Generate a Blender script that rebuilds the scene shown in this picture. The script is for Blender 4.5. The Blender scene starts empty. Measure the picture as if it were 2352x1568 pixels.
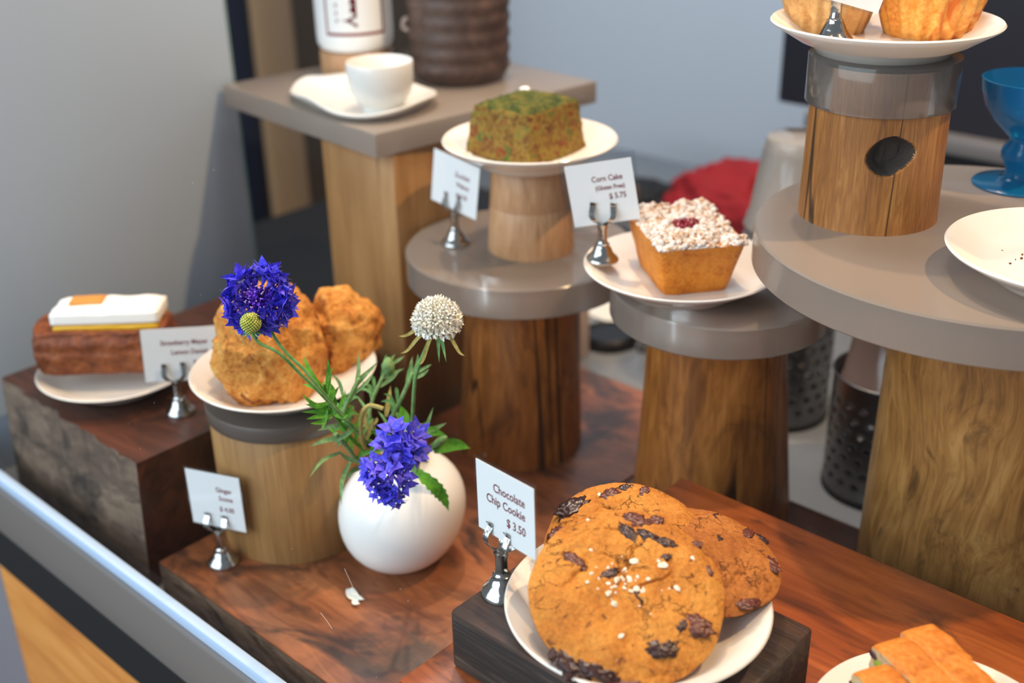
import bpy, bmesh, math, random
from mathutils import Vector, Matrix, Euler, noise
SC = bpy.context.scene
C = SC.collection
random.seed(7)
PI = math.pi
OFF = 1.56                      # camera height above the floor; all z below are given relative to the camera

def lin(r, g, b, a=1.0):
    f = lambda c: (c/255/12.92) if c/255 <= .04045 else ((c/255+.055)/1.055)**2.4
    return (f(r), f(g), f(b), a)

# ------------------------------------------------------------------ camera, world, light, exposure
cam = bpy.data.cameras.new('camera'); camo = bpy.data.objects.new('camera', cam); C.objects.link(camo)
R_ = Vector((0.73976, 0.67260, -0.01885)); U_ = Vector((-0.28028, 0.33350, 0.90012)); W_ = Vector((-0.61171, 0.66059, -0.43523))
m = Matrix((R_, U_, -W_)).transposed().to_4x4(); m.translation = (0, 0, OFF); camo.matrix_world = m
cam.sensor_width = 36; cam.lens = 2650/2352*36; cam.clip_start = .02; cam.clip_end = 50
cam.dof.use_dof = True; cam.dof.focus_distance = .77; cam.dof.aperture_fstop = 3.8
SC.camera = camo

wd = bpy.data.worlds.new('world'); SC.world = wd; wd.use_nodes = True
wd.node_tree.nodes['Background'].inputs[0].default_value = (.62, .70, .80, 1)
wd.node_tree.nodes['Background'].inputs[1].default_value = .40

def aim(o, src, dst):
    o.location = (src[0], src[1], src[2]+OFF)
    d = Vector(dst)-Vector(src); o.rotation_euler = d.to_track_quat('-Z', 'Y').to_euler()
def area(name, src, dst, sx, sy, e, col):
    l = bpy.data.lights.new(name, 'AREA'); l.shape = 'RECTANGLE'; l.size = sx; l.size_y = sy; l.energy = e; l.color = col
    o = bpy.data.objects.new(name, l); C.objects.link(o); aim(o, src, dst); return o
def spot(name, src, dst, e, col, size=.03, ang=80, blend=.6):
    l = bpy.data.lights.new(name, 'SPOT'); l.energy = e; l.color = col; l.shadow_soft_size = size
    l.spot_size = math.radians(ang); l.spot_blend = blend
    o = bpy.data.objects.new(name, l); C.objects.link(o); aim(o, src, dst); return o
area('street_window_light', (-1.1, -1.7, .75), (-.55, .7, -.4), 3.0, 1.9, 98, (.76, .89, 1.0))
WARM = (1.0, .66, .35)
spot('ceiling_spotlight', (-.85, .95, 1.2), (-.6, .6, -.5), 58, WARM, .025, 50, .9)
spot('ceiling_spotlight', (.25, 1.05, 1.15), (-.35, .68, -.4), 84, WARM, .025)
spot('ceiling_spotlight', (-.45, .35, 1.25), (-.4, .6, -.45), 16, WARM, .025)
area('added_wall_fill', (-1.0, .9, 1.5), (-1.0, 2.1, -.2), 1.6, .5, 32, (.86, .92, 1.0))  # unseen fill lamp, added to brighten the back wall
SC.view_settings.view_transform = 'Standard'; SC.view_settings.look = 'None'
SC.view_settings.exposure = 0.0; SC.view_settings.gamma = 1.0; SC.view_settings.use_curve_mapping = False

# ------------------------------------------------------------------ materials
def mat(name):
    m = bpy.data.materials.new(name); m.use_nodes = True
    return m, m.node_tree, m.node_tree.nodes['Principled BSDF']
def plain(name, col, rough=.5, metal=0, spec=.5, bump=0, bscale=200, coat=0, sss=0, trans=0, ior=1.45):
    m, nt, b = mat(name)
    b.inputs['Base Color'].default_value = col; b.inputs['Roughness'].default_value = rough
    b.inputs['Metallic'].default_value = metal; b.inputs['Specular IOR Level'].default_value = spec
    b.inputs['Coat Weight'].default_value = coat; b.inputs['Transmission Weight'].default_value = trans; b.inputs['IOR'].default_value = ior
    if sss:
        b.inputs['Subsurface Weight'].default_value = sss; b.inputs['Subsurface Radius'].default_value = (.006, .004, .003)
    if bump:
        n = nt.nodes.new('ShaderNodeTexNoise'); n.inputs['Scale'].default_value = bscale; n.inputs['Detail'].default_value = 4
        tc = nt.nodes.new('ShaderNodeTexCoord'); nt.links.new(tc.outputs['Object'], n.inputs['Vector'])
        bp = nt.nodes.new('ShaderNodeBump'); bp.inputs['Strength'].default_value = bump; bp.inputs['Distance'].default_value = .002
        nt.links.new(n.outputs['Fac'], bp.inputs['Height']); nt.links.new(bp.outputs['Normal'], b.inputs['Normal'])
    return m
class G:                                                        # small node-graph writer
    def __init__(s, nt): s.nt = nt
    def n(s, t, **kw):
        x = s.nt.nodes.new(t)
        for k, v in kw.items(): setattr(x, k, v)
        return x
    def l(s, a, b): s.nt.links.new(a, b)
    def obj(s): return s.n('ShaderNodeTexCoord').outputs['Object']
    def mapping(s, vec, sc=(1, 1, 1), loc=(0, 0, 0), rot=(0, 0, 0)):
        x = s.n('ShaderNodeMapping'); x.inputs['Scale'].default_value = sc; x.inputs['Location'].default_value = loc; x.inputs['Rotation'].default_value = rot
        s.l(vec, x.inputs['Vector']); return x.outputs['Vector']
    def noise(s, vec, scale, detail=4, dist=0, rough=.5):
        x = s.n('ShaderNodeTexNoise'); s.l(vec, x.inputs['Vector'])
        x.inputs['Scale'].default_value = scale; x.inputs['Detail'].default_value = detail; x.inputs['Distortion'].default_value = dist; x.inputs['Roughness'].default_value = rough
        return x.outputs['Fac']
    def vor(s, vec, scale, feature='F1', rnd=1):
        x = s.n('ShaderNodeTexVoronoi', feature=feature); s.l(vec, x.inputs['Vector']); x.inputs['Scale'].default_value = scale; x.inputs['Randomness'].default_value = rnd
        return x.outputs['Distance']
    def ramp(s, fac, stops, interp='LINEAR'):
        x = s.n('ShaderNodeValToRGB'); s.l(fac, x.inputs['Fac']); e = x.color_ramp.elements; x.color_ramp.interpolation = interp
        while len(e) < len(stops): e.new(.5)
        for i, (p, c) in enumerate(stops):
            e[i].position = p; e[i].color = c if not isinstance(c, (int, float)) else (c, c, c, 1)
        return x.outputs['Color']
    def math(s, op, a, b=None, clamp=False):
        x = s.n('ShaderNodeMath', operation=op, use_clamp=clamp)
        for i, v in enumerate((a, b)):
            if v is None: continue
            if isinstance(v, (int, float)): x.inputs[i].default_value = v
            else: s.l(v, x.inputs[i])
        return x.outputs[0]
    def mix(s, f, a, b, mode='MIX'):
        x = s.n('ShaderNodeMix', data_type='RGBA', blend_type=mode)
        for i, v in ((0, f), (6, a), (7, b)):
            if isinstance(v, (int, float, tuple)): x.inputs[i].default_value = v
            else: s.l(v, x.inputs[i])
        return x.outputs[2]
    def bump(s, h, strength, dist, bsdf, prev=None):
        x = s.n('ShaderNodeBump'); x.inputs['Strength'].default_value = strength; x.inputs['Distance'].default_value = dist
        s.l(h, x.inputs['Height'])
        if prev: s.l(prev, x.inputs['Normal'])
        s.l(x.outputs['Normal'], bsdf.inputs['Normal']); return x.outputs['Normal']
def wood(name, dark, mid, light, axis=2, grain=230, stretch=.04, broad=22, rough=.45, bump=.25, crack=None, blotch=None, dist=.8, coat=0, seed=0, wavy=0):
    m, nt, b = mat(name); g = G(nt); v = g.obj()
    def sc(k):
        q = [1, 1, 1]; q[axis] = k; return tuple(q)
    if wavy:
        nx = g.n('ShaderNodeTexNoise'); g.l(v, nx.inputs['Vector']); nx.inputs['Scale'].default_value = 9; nx.inputs['Detail'].default_value = 1
        vm = g.n('ShaderNodeVectorMath', operation='SCALE'); g.l(nx.outputs['Color'], vm.inputs[0]); vm.inputs['Scale'].default_value = wavy
        va = g.n('ShaderNodeVectorMath', operation='ADD'); g.l(v, va.inputs[0]); g.l(vm.outputs[0], va.inputs[1]); v = va.outputs[0]
    fine = g.noise(g.mapping(v, sc(stretch), (seed, seed*.7, seed*.3)), grain, 6, dist, .6)
    wide = g.noise(g.mapping(v, sc(.22), (seed*1.3, seed, seed)), broad, 4, 1.2)
    f = g.math('ADD', g.math('MULTIPLY', fine, .55), g.math('MULTIPLY', wide, .5))
    col = g.ramp(f, [(.36, dark), (.52, mid), (.68, light)])
    if blotch:
        bf = g.noise(g.mapping(v, sc(.5), (seed+3, seed, 0)), blotch[1], 5, 1.5, .6)
        col = g.mix(g.ramp(bf, [(blotch[2], 0.0), (blotch[2]+.12, blotch[3])]), col, blotch[0])
    h = fine
    if crack:
        cf = g.noise(g.mapping(v, sc(.035), (seed*2+1, seed, 0)), crack, 3, .4)
        cr = g.ramp(g.math('ABSOLUTE', g.math('SUBTRACT', cf, .56)), [(.003, 1.0), (.007, 0.0)])
        col = g.mix(cr, col, tuple(c*.18 for c in dark[:3])+(1,))
        h = g.math('SUBTRACT', fine, g.math('MULTIPLY', cr, .8))
    g.l(col, b.inputs['Base Color']); b.inputs['Roughness'].default_value = rough; b.inputs['Coat Weight'].default_value = coat; b.inputs['Coat Roughness'].default_value = .25
    g.bump(h, bump, .0015, b)
    return m
def baked(name, stops, s1=45, s2=320, rough=.7, bump=.5, bdist=.002, spots=None, w=(.6, .45), spec=.3):
    m, nt, b = mat(name); g = G(nt); v = g.obj()
    a = g.noise(v, s1, 6, .6, .65); c = g.noise(v, s2, 4, 0, .6)
    f = g.math('ADD', g.math('MULTIPLY', a, w[0]), g.math('MULTIPLY', c, w[1]))
    col = g.ramp(f, stops)
    if spots:
        for (cc, sc, lo, hi) in spots:
            col = g.mix(g.ramp(g.noise(v, sc, 3, .8), [(lo, 0.0), (hi, 1.0)]), col, cc)
    g.l(col, b.inputs['Base Color']); b.inputs['Roughness'].default_value = rough; b.inputs['Specular IOR Level'].default_value = spec
    g.bump(g.math('ADD', a, g.math('MULTIPLY', c, .6)), bump, bdist, b)
    return m
def thin(name, tint, gloss=.06, rough=.05, haze=None, hz=0.0):   # clear film / pane: transparent + weak reflection
    m = bpy.data.materials.new(name); m.use_nodes = True; nt = m.node_tree; nt.nodes.clear(); g = G(nt)
    o = g.n('ShaderNodeOutputMaterial'); t = g.n('ShaderNodeBsdfTransparent'); t.inputs[0].default_value = tint
    gl = g.n('ShaderNodeBsdfGlossy'); gl.inputs['Roughness'].default_value = rough
    mx = g.n('ShaderNodeMixShader'); mx.inputs[0].default_value = gloss; g.l(t.outputs[0], mx.inputs[1]); g.l(gl.outputs[0], mx.inputs[2]); out = mx.outputs[0]
    if haze:
        d = g.n('ShaderNodeBsdfDiffuse'); d.inputs[0].default_value = haze
        m2 = g.n('ShaderNodeMixShader'); m2.inputs[0].default_value = hz; g.l(out, m2.inputs[1]); g.l(d.outputs[0], m2.inputs[2]); out = m2.outputs[0]
    g.l(out, o.inputs[0]); return m

M = {}
M['glaze'] = plain('white_glaze', lin(230, 222, 211), .16, spec=.5)
M['vase'] = plain('matte_white_porcelain', lin(235, 234, 230), .30, spec=.45, sss=.05)
M['chrome'] = plain('worn_chrome', lin(176, 174, 170), .14, 1, bump=.10, bscale=300)
M['paper'] = plain('white_card', lin(250, 250, 248), .7, spec=.2)
M['sleeve'] = thin('clear_plastic_sleeve', (.93, .94, .95, 1), .07, .08)
M['ink'] = plain('dark_red_ink', lin(126, 16, 28), .6)
M['bottle'] = plain('white_plastic', lin(238, 240, 240), .28)
M['log'] = wood('oiled_oak_log', lin(108, 63, 22), lin(148, 92, 38), lin(176, 118, 56), grain=200, stretch=.12, broad=34, crack=14, blotch=(lin(84, 48, 17), 22, .52, .6), seed=1, coat=.12, rough=.42)
M['logwavy'] = wood('figured_oak_log', lin(98, 64, 27), lin(144, 100, 48), lin(172, 128, 70), grain=200, crack=None, blotch=(lin(66, 42, 18), 26, .58, .7), seed=5, coat=.08, wavy=.06, stretch=.09, rough=.45)
M['logwarm'] = wood('reddish_oak_log', lin(106, 60, 21), lin(146, 89, 35), lin(174, 114, 52), grain=200, stretch=.12, broad=34, crack=13, blotch=(lin(76, 43, 15), 22, .50, .6), seed=9, coat=.1)
M['pillar'] = wood('old_oak_pillar', lin(114, 68, 25), lin(152, 96, 40), lin(184, 130, 66), grain=260, crack=16, seed=13, dist=1.8, stretch=.07)
M['char'] = plain('charred_knot', lin(58, 48, 40), .85, bump=.8, bscale=260)
M['oak'] = wood('light_oak_veneer', lin(138, 98, 54), lin(158, 116, 67), lin(176, 134, 84), grain=420, stretch=.03, broad=30, seed=2, bump=.1, dist=.2, rough=.5)
M['beech'] = wood('pale_beech', lin(150, 108, 72), lin(180, 136, 96), lin(200, 158, 118), grain=300, stretch=.08, broad=40, seed=4, bump=.08, rough=.5)
M['post'] = wood('pale_timber_post', lin(134, 92, 50), lin(154, 111, 64), lin(172, 129, 80), grain=120, stretch=.05, crack=9, seed=6, bump=.2)
M['slab'] = wood('walnut_slab', lin(84, 46, 26), lin(124, 70, 38), lin(156, 96, 58), axis=0, grain=110, stretch=.16, broad=14, blotch=(lin(38, 24, 17), 13, .50, .85), seed=3, coat=.2, rough=.42, wavy=.03)
M['slabred'] = wood('red_walnut_slab', lin(92, 40, 12), lin(142, 68, 24), lin(176, 94, 40), axis=0, grain=90, stretch=.10, broad=16, blotch=(lin(60, 32, 18), 12, .54, .75), seed=8, coat=.2, rough=.4, wavy=.02)
M['slabdark'] = wood('dark_walnut_slab', lin(40, 20, 13), lin(70, 36, 22), lin(94, 50, 32), axis=0, grain=80, stretch=.1, broad=12, seed=11, coat=.2, rough=.4, wavy=.03)
M['bark'] = wood('weathered_edge', lin(66, 52, 42), lin(124, 104, 88), lin(160, 138, 118), axis=0, grain=120, stretch=.3, broad=20, blotch=(lin(40, 30, 24), 22, .50, .85), seed=12, rough=.75, bump=.6)
M['barklive'] = wood('live_edge_bark', lin(60, 48, 40), lin(98, 80, 66), lin(128, 108, 90), axis=0, grain=60, stretch=.5, broad=18, blotch=(lin(34, 28, 24), 16, .54, .85), seed=14, rough=.8, bump=.8)
M['block'] = wood('charred_dark_block', lin(30, 22, 18), lin(56, 38, 30), lin(82, 58, 46), axis=0, grain=210, stretch=.05, broad=18, seed=15, rough=.42, bump=.5, coat=.1)
M['blockedge'] = wood('charred_block_edge', lin(20, 16, 14), lin(46, 36, 30), lin(96, 78, 64), axis=0, grain=260, stretch=.05, broad=24, seed=16, rough=.7, bump=.9)
M['panelwood'] = wood('orange_oak_panel', lin(176, 104, 40), lin(204, 132, 58), lin(218, 150, 76), axis=0, grain=120, stretch=.08, broad=10, seed=17, rough=.5, bump=.05)
M['acrylic'] = None
def frosted(name, col, clear=.3, diff=.35, rough=.35, tint=None):
    """frosted plastic or glass: part straight see-through, part milky body, part rough reflection"""
    m = bpy.data.materials.new(name); m.use_nodes = True; nt = m.node_tree; nt.nodes.clear(); g = G(nt)
    o = g.n('ShaderNodeOutputMaterial'); t = g.n('ShaderNodeBsdfTransparent'); t.inputs[0].default_value = tint or (.93, .92, .91, 1)
    d = g.n('ShaderNodeBsdfDiffuse'); d.inputs[0].default_value = col
    tl = g.n('ShaderNodeBsdfTranslucent'); tl.inputs[0].default_value = col
    rf = g.n('ShaderNodeBsdfRefraction'); rf.inputs[0].default_value = (.9, .89, .88, 1) if not tint else tint; rf.inputs['Roughness'].default_value = rough; rf.inputs['IOR'].default_value = 1.15
    m0 = g.n('ShaderNodeMixShader'); m0.inputs[0].default_value = .45; g.l(d.outputs[0], m0.inputs[1]); g.l(tl.outputs[0], m0.inputs[2])
    m1 = g.n('ShaderNodeMixShader'); m1.inputs[0].default_value = diff; g.l(rf.outputs[0], m1.inputs[1]); g.l(m0.outputs[0], m1.inputs[2])
    m2 = g.n('ShaderNodeMixShader'); m2.inputs[0].default_value = clear; g.l(m1.outputs[0], m2.inputs[1]); g.l(t.outputs[0], m2.inputs[2])
    gl = g.n('ShaderNodeBsdfGlossy'); gl.inputs['Roughness'].default_value = rough*.6
    fr = g.n('ShaderNodeFresnel'); fr.inputs[0].default_value = 1.42
    m3 = g.n('ShaderNodeMixShader'); g.l(fr.outputs[0], m3.inputs[0]); g.l(m2.outputs[0], m3.inputs[1]); g.l(gl.outputs[0], m3.inputs[2]); g.l(m3.outputs[0], o.inputs[0]); return m
M['acrylic'] = frosted('frosted_acrylic', lin(232, 214, 198), .34, .56, .25)
M['acrylicdense'] = frosted('dense_frosted_acrylic', lin(214, 196, 180), .14, .64, .30)
M['sleeveacr'] = frosted('frosted_acrylic_ring', lin(232, 216, 202), .66, .50, .2)
M['cloudy'] = frosted('cloudy_plastic', lin(222, 214, 206), .18, .62, .2)
M['goblet'] = frosted('frosted_blue_glass', lin(8, 142, 208), .10, .70, .3, (.10, .72, .86, 1))
M['steel'] = plain('brushed_steel', lin(118, 116, 116), .34, 1, bump=.05, bscale=60)
M['worktop'] = plain('grey_worktop', lin(122, 126, 130), .22, 0, spec=.6)
M['lip'] = plain('satin_steel_lip', lin(172, 164, 158), .34, .75)
M['rail'] = plain('pale_blue_glass_edge', lin(178, 200, 226), .25, spec=.6)
M['black'] = plain('black_plastic', lin(14, 14, 18), .42)
M['blackmatte'] = plain('black_rubber', lin(12, 12, 15), .7)
M['machine'] = plain('dark_machine_enamel', lin(40, 38, 46), .35)
M['wall'] = plain('pale_blue_grey_paint', lin(194, 197, 203), .8, bump=.04, bscale=500)
M['panel'] = plain('frosted_side_panel', lin(176, 192, 208), .5)
M['paneledge'] = plain('green_glass_edge', lin(120, 142, 140), .2)
M['brownwall'] = plain('dark_brown_paint', lin(84, 66, 50), .8)
M['tan'] = plain('tan_timber_trim', lin(158, 124, 90), .6)
M['navy'] = plain('navy_paint', lin(14, 22, 44), .6)
M['floor'] = plain('concrete_floor', lin(120, 112, 106), .7, bump=.1)
M['pot'] = wood('brown_stoneware', lin(50, 36, 30), lin(76, 56, 47), lin(102, 78, 66), axis=0, grain=40, stretch=1, broad=20, seed=18, rough=.55, bump=.2)
M['ceramic'] = plain('speckled_cream_glaze', lin(222, 220, 214), .22)
M['red'] = plain('red_cloth', lin(146, 3, 15), .75, bump=.3, bscale=60)
M['pinkbox'] = plain('pale_cardboard', lin(188, 168, 158), .7)
M['stem'] = baked('green_stem', [(.4, lin(84, 132, 66)), (.6, lin(124, 168, 98))], 60, 300, .55, .1)
M['paleleaf'] = baked('silvery_green_leaf', [(.4, lin(84, 124, 66)), (.6, lin(134, 166, 106))], 60, 300, .55, .1)
M['leaf'] = baked('bright_green_leaf', [(.4, lin(58, 120, 26)), (.6, lin(104, 168, 44))], 60, 300, .45, .15)
M['dryleaf'] = baked('yellowed_leaf', [(.4, lin(160, 140, 64)), (.6, lin(196, 178, 104))], 60, 300, .6, .1)
M['blue'] = baked('cornflower_blue', [(.38, lin(56, 54, 204)), (.5, lin(82, 80, 226)), (.64, lin(138, 112, 232))], 90, 500, .5, .1)
M['violet'] = baked('deep_violet', [(.4, lin(74, 34, 170)), (.6, lin(116, 66, 206))], 120, 500, .5, .1)
M['lilac'] = plain('pale_lilac_tip', lin(206, 180, 226), .5)
M['cream'] = baked('cream_petal', [(.4, lin(250, 242, 222)), (.6, lin(255, 252, 242))], 50, 300, .55, .1)
M['seedg'] = baked('seed_green', [(.4, lin(150, 160, 60)), (.6, lin(204, 204, 110))], 90, 300, .6, .1)
M['cookie'] = None
for k_, w_ in (('cream', .6), ('blue', .25)):
    b_ = M[k_].node_tree.nodes['Principled BSDF']; b_.inputs['Subsurface Weight'].default_value = w_; b_.inputs['Subsurface Radius'].default_value = (.003, .003, .003)

M['choc'] = plain('dark_chocolate', lin(52, 26, 22), .28, bump=.4, bscale=150)
M['chocred'] = plain('melted_chocolate', lin(92, 44, 32), .35, bump=.4, bscale=150)
M['salt'] = plain('sea_salt_flake', lin(222, 206, 186), .25, sss=.2)
M['cakecrust'] = baked('golden_cake_crust', [(.4, lin(176, 96, 22)), (.52, lin(204, 124, 36)), (.66, lin(214, 140, 52))], 60, 420, .6, .25, .0012)
M['crumble'] = baked('sugared_crumble', [(.38, lin(158, 98, 48)), (.47, lin(206, 162, 120)), (.56, lin(246, 236, 226))], 170, 420, .85, .8, .003)
M['berry'] = plain('red_berry_jam', lin(120, 14, 26), .16, bump=.3, bscale=120)
M['scone'] = baked('craggy_scone_crust', [(.36, lin(144, 78, 24)), (.47, lin(194, 122, 48)), (.6, lin(218, 156, 76)), (.72, lin(234, 186, 114))], 50, 240, .72, 1.0, .005, spots=[(lin(136, 70, 28), 70, .60, .70)])
M['loaf'] = baked('green_flecked_loaf', [(.36, lin(72, 40, 14)), (.46, lin(112, 70, 24)), (.56, lin(140, 112, 40)), (.68, lin(108, 106, 36))], 85, 300, .75, .8, .003, spots=[(lin(74, 96, 34), 140, .60, .66), (lin(120, 58, 22), 90, .60, .68)])
M['loaftop'] = baked('dark_green_loaf_top', [(.36, lin(34, 50, 12)), (.48, lin(62, 74, 18)), (.6, lin(106, 96, 30)), (.7, lin(124, 78, 28))], 95, 300, .8, .9, .004)
M['danish'] = baked('dark_pastry_crust', [(.36, lin(70, 32, 14)), (.5, lin(112, 56, 26)), (.66, lin(146, 82, 42))], 40, 200, .45, .6, .003)
M['meringue'] = plain('white_meringue', lin(248, 244, 236), .55)
M['curd'] = plain('yellow_curd', lin(216, 168, 36), .3)
M['toast'] = plain('toasted_orange_piece', lin(206, 140, 64), .5)
M['muffin'] = baked('golden_muffin_crust', [(.36, lin(190, 104, 30)), (.48, lin(222, 146, 56)), (.62, lin(236, 178, 92))], 36, 260, .45, .35, .002, spots=[(lin(196, 96, 20), 34, .56, .66)])
M['muffinpale'] = baked('pale_muffin_crust', [(.36, lin(176, 116, 58)), (.5, lin(208, 154, 92)), (.66, lin(226, 182, 120))], 36, 260, .55, .35, .002)
M['bisctop'] = baked('golden_biscotti_crust', [(.36, lin(166, 86, 24)), (.5, lin(194, 114, 38)), (.66, lin(210, 140, 60))], 50, 300, .55, .4, .002, spots=[(lin(160, 84, 26), 60, .6, .68)])
M['biscside'] = baked('pale_biscotti_crumb', [(.36, lin(186, 140, 90)), (.5, lin(214, 178, 130)), (.66, lin(224, 194, 152))], 120, 420, .8, .8, .003)
M['pist'] = plain('green_pistachio', lin(136, 156, 42), .5)
M['cherry'] = plain('dark_cherry', lin(70, 30, 44), .4)
M['pane'] = thin('clear_glass_pane', (.985, .99, .988, 1), .012, .0)
M['dust'] = plain('pale_dust', lin(210, 205, 198), .8)
def cookie_mat(name, stops):
    m, nt, b = mat(name); g = G(nt); v = g.obj()
    a = g.noise(v, 34, 6, .5, .65); c = g.noise(v, 420, 4, 0, .6); d = g.noise(v, 1500, 2)
    f = g.math('ADD', g.math('MULTIPLY', a, .5), g.math('ADD', g.math('MULTIPLY', c, .3), g.math('MULTIPLY', d, .25)))
    col = g.ramp(f, stops)
    ds = g.n('ShaderNodeVectorMath', operation='ADD'); g.l(v, ds.inputs[0])
    nz = g.n('ShaderNodeTexNoise'); g.l(v, nz.inputs['Vector']); nz.inputs['Scale'].default_value = 120; nz.inputs['Detail'].default_value = 5
    sc = g.n('ShaderNodeVectorMath', operation='SCALE'); g.l(nz.outputs['Color'], sc.inputs[0]); sc.inputs['Scale'].default_value = .022; g.l(sc.outputs[0], ds.inputs[1])
    e = g.vor(ds.outputs[0], 62, 'DISTANCE_TO_EDGE'); gate = g.ramp(g.noise(v, 48, 3), [(.56, 0.0), (.66, 1.0)])
    crk = g.math('MULTIPLY', g.ramp(e, [(.0, 1.0), (.035, 0.0)]), gate)
    dots = g.ramp(g.noise(v, 190, 3, .6), [(.64, 0.0), (.69, 1.0)])
    col = g.mix(g.math('MULTIPLY', dots, .75), col, lin(92, 44, 20))
    col = g.mix(g.math('MULTIPLY', crk, .45), col, lin(132, 74, 26))
    g.l(col, b.inputs['Base Color']); b.inputs['Roughness'].default_value = .68; b.inputs['Specular IOR Level'].default_value = .3
    h = g.math('SUBTRACT', g.math('ADD', g.math('MULTIPLY', c, .5), g.math('MULTIPLY', d, .3)), g.math('MULTIPLY', crk, 1.3))
    g.bump(h, .9, .0022, b); return m
M['cookie'] = cookie_mat('golden_cookie', [(.36, lin(146, 82, 24)), (.48, lin(184, 114, 38)), (.6, lin(206, 140, 58))])
M['cookiedark'] = cookie_mat('brown_cookie', [(.36, lin(118, 62, 20)), (.48, lin(158, 90, 32)), (.6, lin(182, 114, 48))])

# ------------------------------------------------------------------ mesh helpers
class MB:
    def __init__(s): s.v = []; s.f = []; s.mi = []
    def add(s, vs, fs, mi=0):
        o = len(s.v); s.v += [tuple(v) for v in vs]
        for f in fs: s.f.append(tuple(i+o for i in f)); s.mi.append(mi)
    def lathe(s, prof, seg=64, mi=0, axis=None, cx=0, cy=0, wob=None, shear=None):
        n = len(prof); vs = []
        for j in range(seg):
            a = 2*PI*j/seg; ca, sa = math.cos(a), math.sin(a)
            for (r, z) in prof:
                k = 1 if not wob else wob(a, z)
                dx, dy = (0, 0) if not shear else shear(z)
                vs.append((cx+dx+r*k*ca, cy+dy+r*k*sa, z))
        fs = []
        for j in range(seg):
            j2 = (j+1) % seg
            for i in range(n-1):
                a, b, c, d = j*n+i, j2*n+i, j2*n+i+1, j*n+i+1
                if prof[i][0] < 1e-7: fs.append((a, c, d))
                elif prof[i+1][0] < 1e-7: fs.append((a, b, d))
                else: fs.append((a, b, c, d))
        s.add(vs, fs, mi)
    def box(s, lo, hi, mi=0, mis=None):
        x0, y0, z0 = lo; x1, y1, z1 = hi
        vs = [(x0, y0, z0), (x1, y0, z0), (x1, y1, z0), (x0, y1, z0), (x0, y0, z1), (x1, y0, z1), (x1, y1, z1), (x0, y1, z1)]
        fs = [(3, 2, 1, 0), (4, 5, 6, 7), (0, 1, 5, 4), (1, 2, 6, 5), (2, 3, 7, 6), (3, 0, 4, 7)]
        for i, f in enumerate(fs): s.add([vs[k] for k in f], [(0, 1, 2, 3)], mis[i] if mis else mi)
    def tube(s, pts, rad, seg=8, mi=0, flat=1.0, cap=True):
        pts = [Vector(p) for p in pts]; n = len(pts); R = rad if isinstance(rad, (list, tuple)) else [rad]*n
        up = Vector((0, 0, 1)); vs = []; prev = None
        for i, p in enumerate(pts):
            t = (pts[min(i+1, n-1)]-pts[max(i-1, 0)])
            if t.length < 1e-9: t = Vector((0, 0, 1))
            t.normalize()
            if prev is None: a = t.orthogonal().normalized()
            else:
                a = prev-t*prev.dot(t); a = a.normalized() if a.length > 1e-6 else t.orthogonal().normalized()
            prev = a; b = t.cross(a)
            for k in range(seg):
                q = 2*PI*k/seg; vs.append(p+a*(math.cos(q)*R[i])+b*(math.sin(q)*R[i]*flat))
        fs = []
        for i in range(n-1):
            for k in range(seg):
                k2 = (k+1) % seg; fs.append((i*seg+k, i*seg+k2, (i+1)*seg+k2, (i+1)*seg+k))
        if cap: fs += [tuple(range(seg))[::-1], tuple((n-1)*seg+k for k in range(seg))]
        s.add(vs, fs, mi)
    def leaf(s, pts, width, mi=0, face=(.6, -.66, .44), fold=.25, serr=0):
        P = smooth_path([Vector(p) for p in pts], 14 if serr == 0 else 26); n = len(P); vs = []; F = Vector(face)
        for i, p in enumerate(P):
            t = (P[min(i+1, n-1)]-P[max(i-1, 0)]).normalized(); sd = t.cross(F)
            sd = sd.normalized() if sd.length > 1e-6 else t.orthogonal(); nn = sd.cross(t)
            u = i/(n-1); w = width*.5*(math.sin(PI*min(1, u*.86+.14))**.8)*(1-u**6)
            if serr: w *= 1+serr*((i % 3)-1)
            w = max(w, width*.02)
            vs += [p+sd*w+nn*w*fold, p, p-sd*w+nn*w*fold]
        fs = []
        for i in range(n-1):
            a = i*3; fs += [(a, a+1, a+4, a+3), (a+1, a+2, a+5, a+4)]
        s.add(vs, fs, mi)
    def blob(s, c, r, sub=2, amp=.25, freq=40, seed=0, mi=0, sc=(1, 1, 1), rot=None):
        bm = bmesh.new(); bmesh.ops.create_icosphere(bm, subdivisions=sub, radius=1)
        c = Vector(c); vs = []
        for v in bm.verts:
            d = v.co.normalized(); k = 1+amp*noise.noise(d*1.7*freq/40+Vector((seed, seed*.37, -seed)))
            q = Vector((d.x*sc[0], d.y*sc[1], d.z*sc[2]))*r*k
            if rot: q = rot @ q
            vs.append(c+q)
        s.add(vs, [[x.index for x in f.verts] for f in bm.faces], mi); bm.free()
    def build(s, name, mats, parent=None, loc=(0, 0, 0), smooth=True, auto=40, bevel=0, bseg=2, subd=0):
        me = bpy.data.meshes.new(name); me.from_pydata(s.v, [], s.f)
        for m in (mats if isinstance(mats, (list, tuple)) else [mats]): me.materials.append(m)
        for p, k in zip(me.polygons, s.mi): p.material_index = k
        me.update()
        bm = bmesh.new(); bm.from_mesh(me); bmesh.ops.remove_doubles(bm, verts=bm.verts, dist=1e-6)
        bmesh.ops.recalc_face_normals(bm, faces=bm.faces)
        if bevel:
            es = [e for e in bm.edges if len(e.link_faces) == 2 and e.calc_face_angle(0) > .6]
            bmesh.ops.bevel(bm, geom=es, offset=bevel, segments=bseg, affect='EDGES', profile=.5)
        bm.to_mesh(me); bm.free()
        if smooth:
            me.polygons.foreach_set('use_smooth', [True]*len(me.polygons))
            if auto < 180: me.set_sharp_from_angle(angle=math.radians(auto))
        o = bpy.data.objects.new(name, me); C.objects.link(o); o.parent = parent
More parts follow.
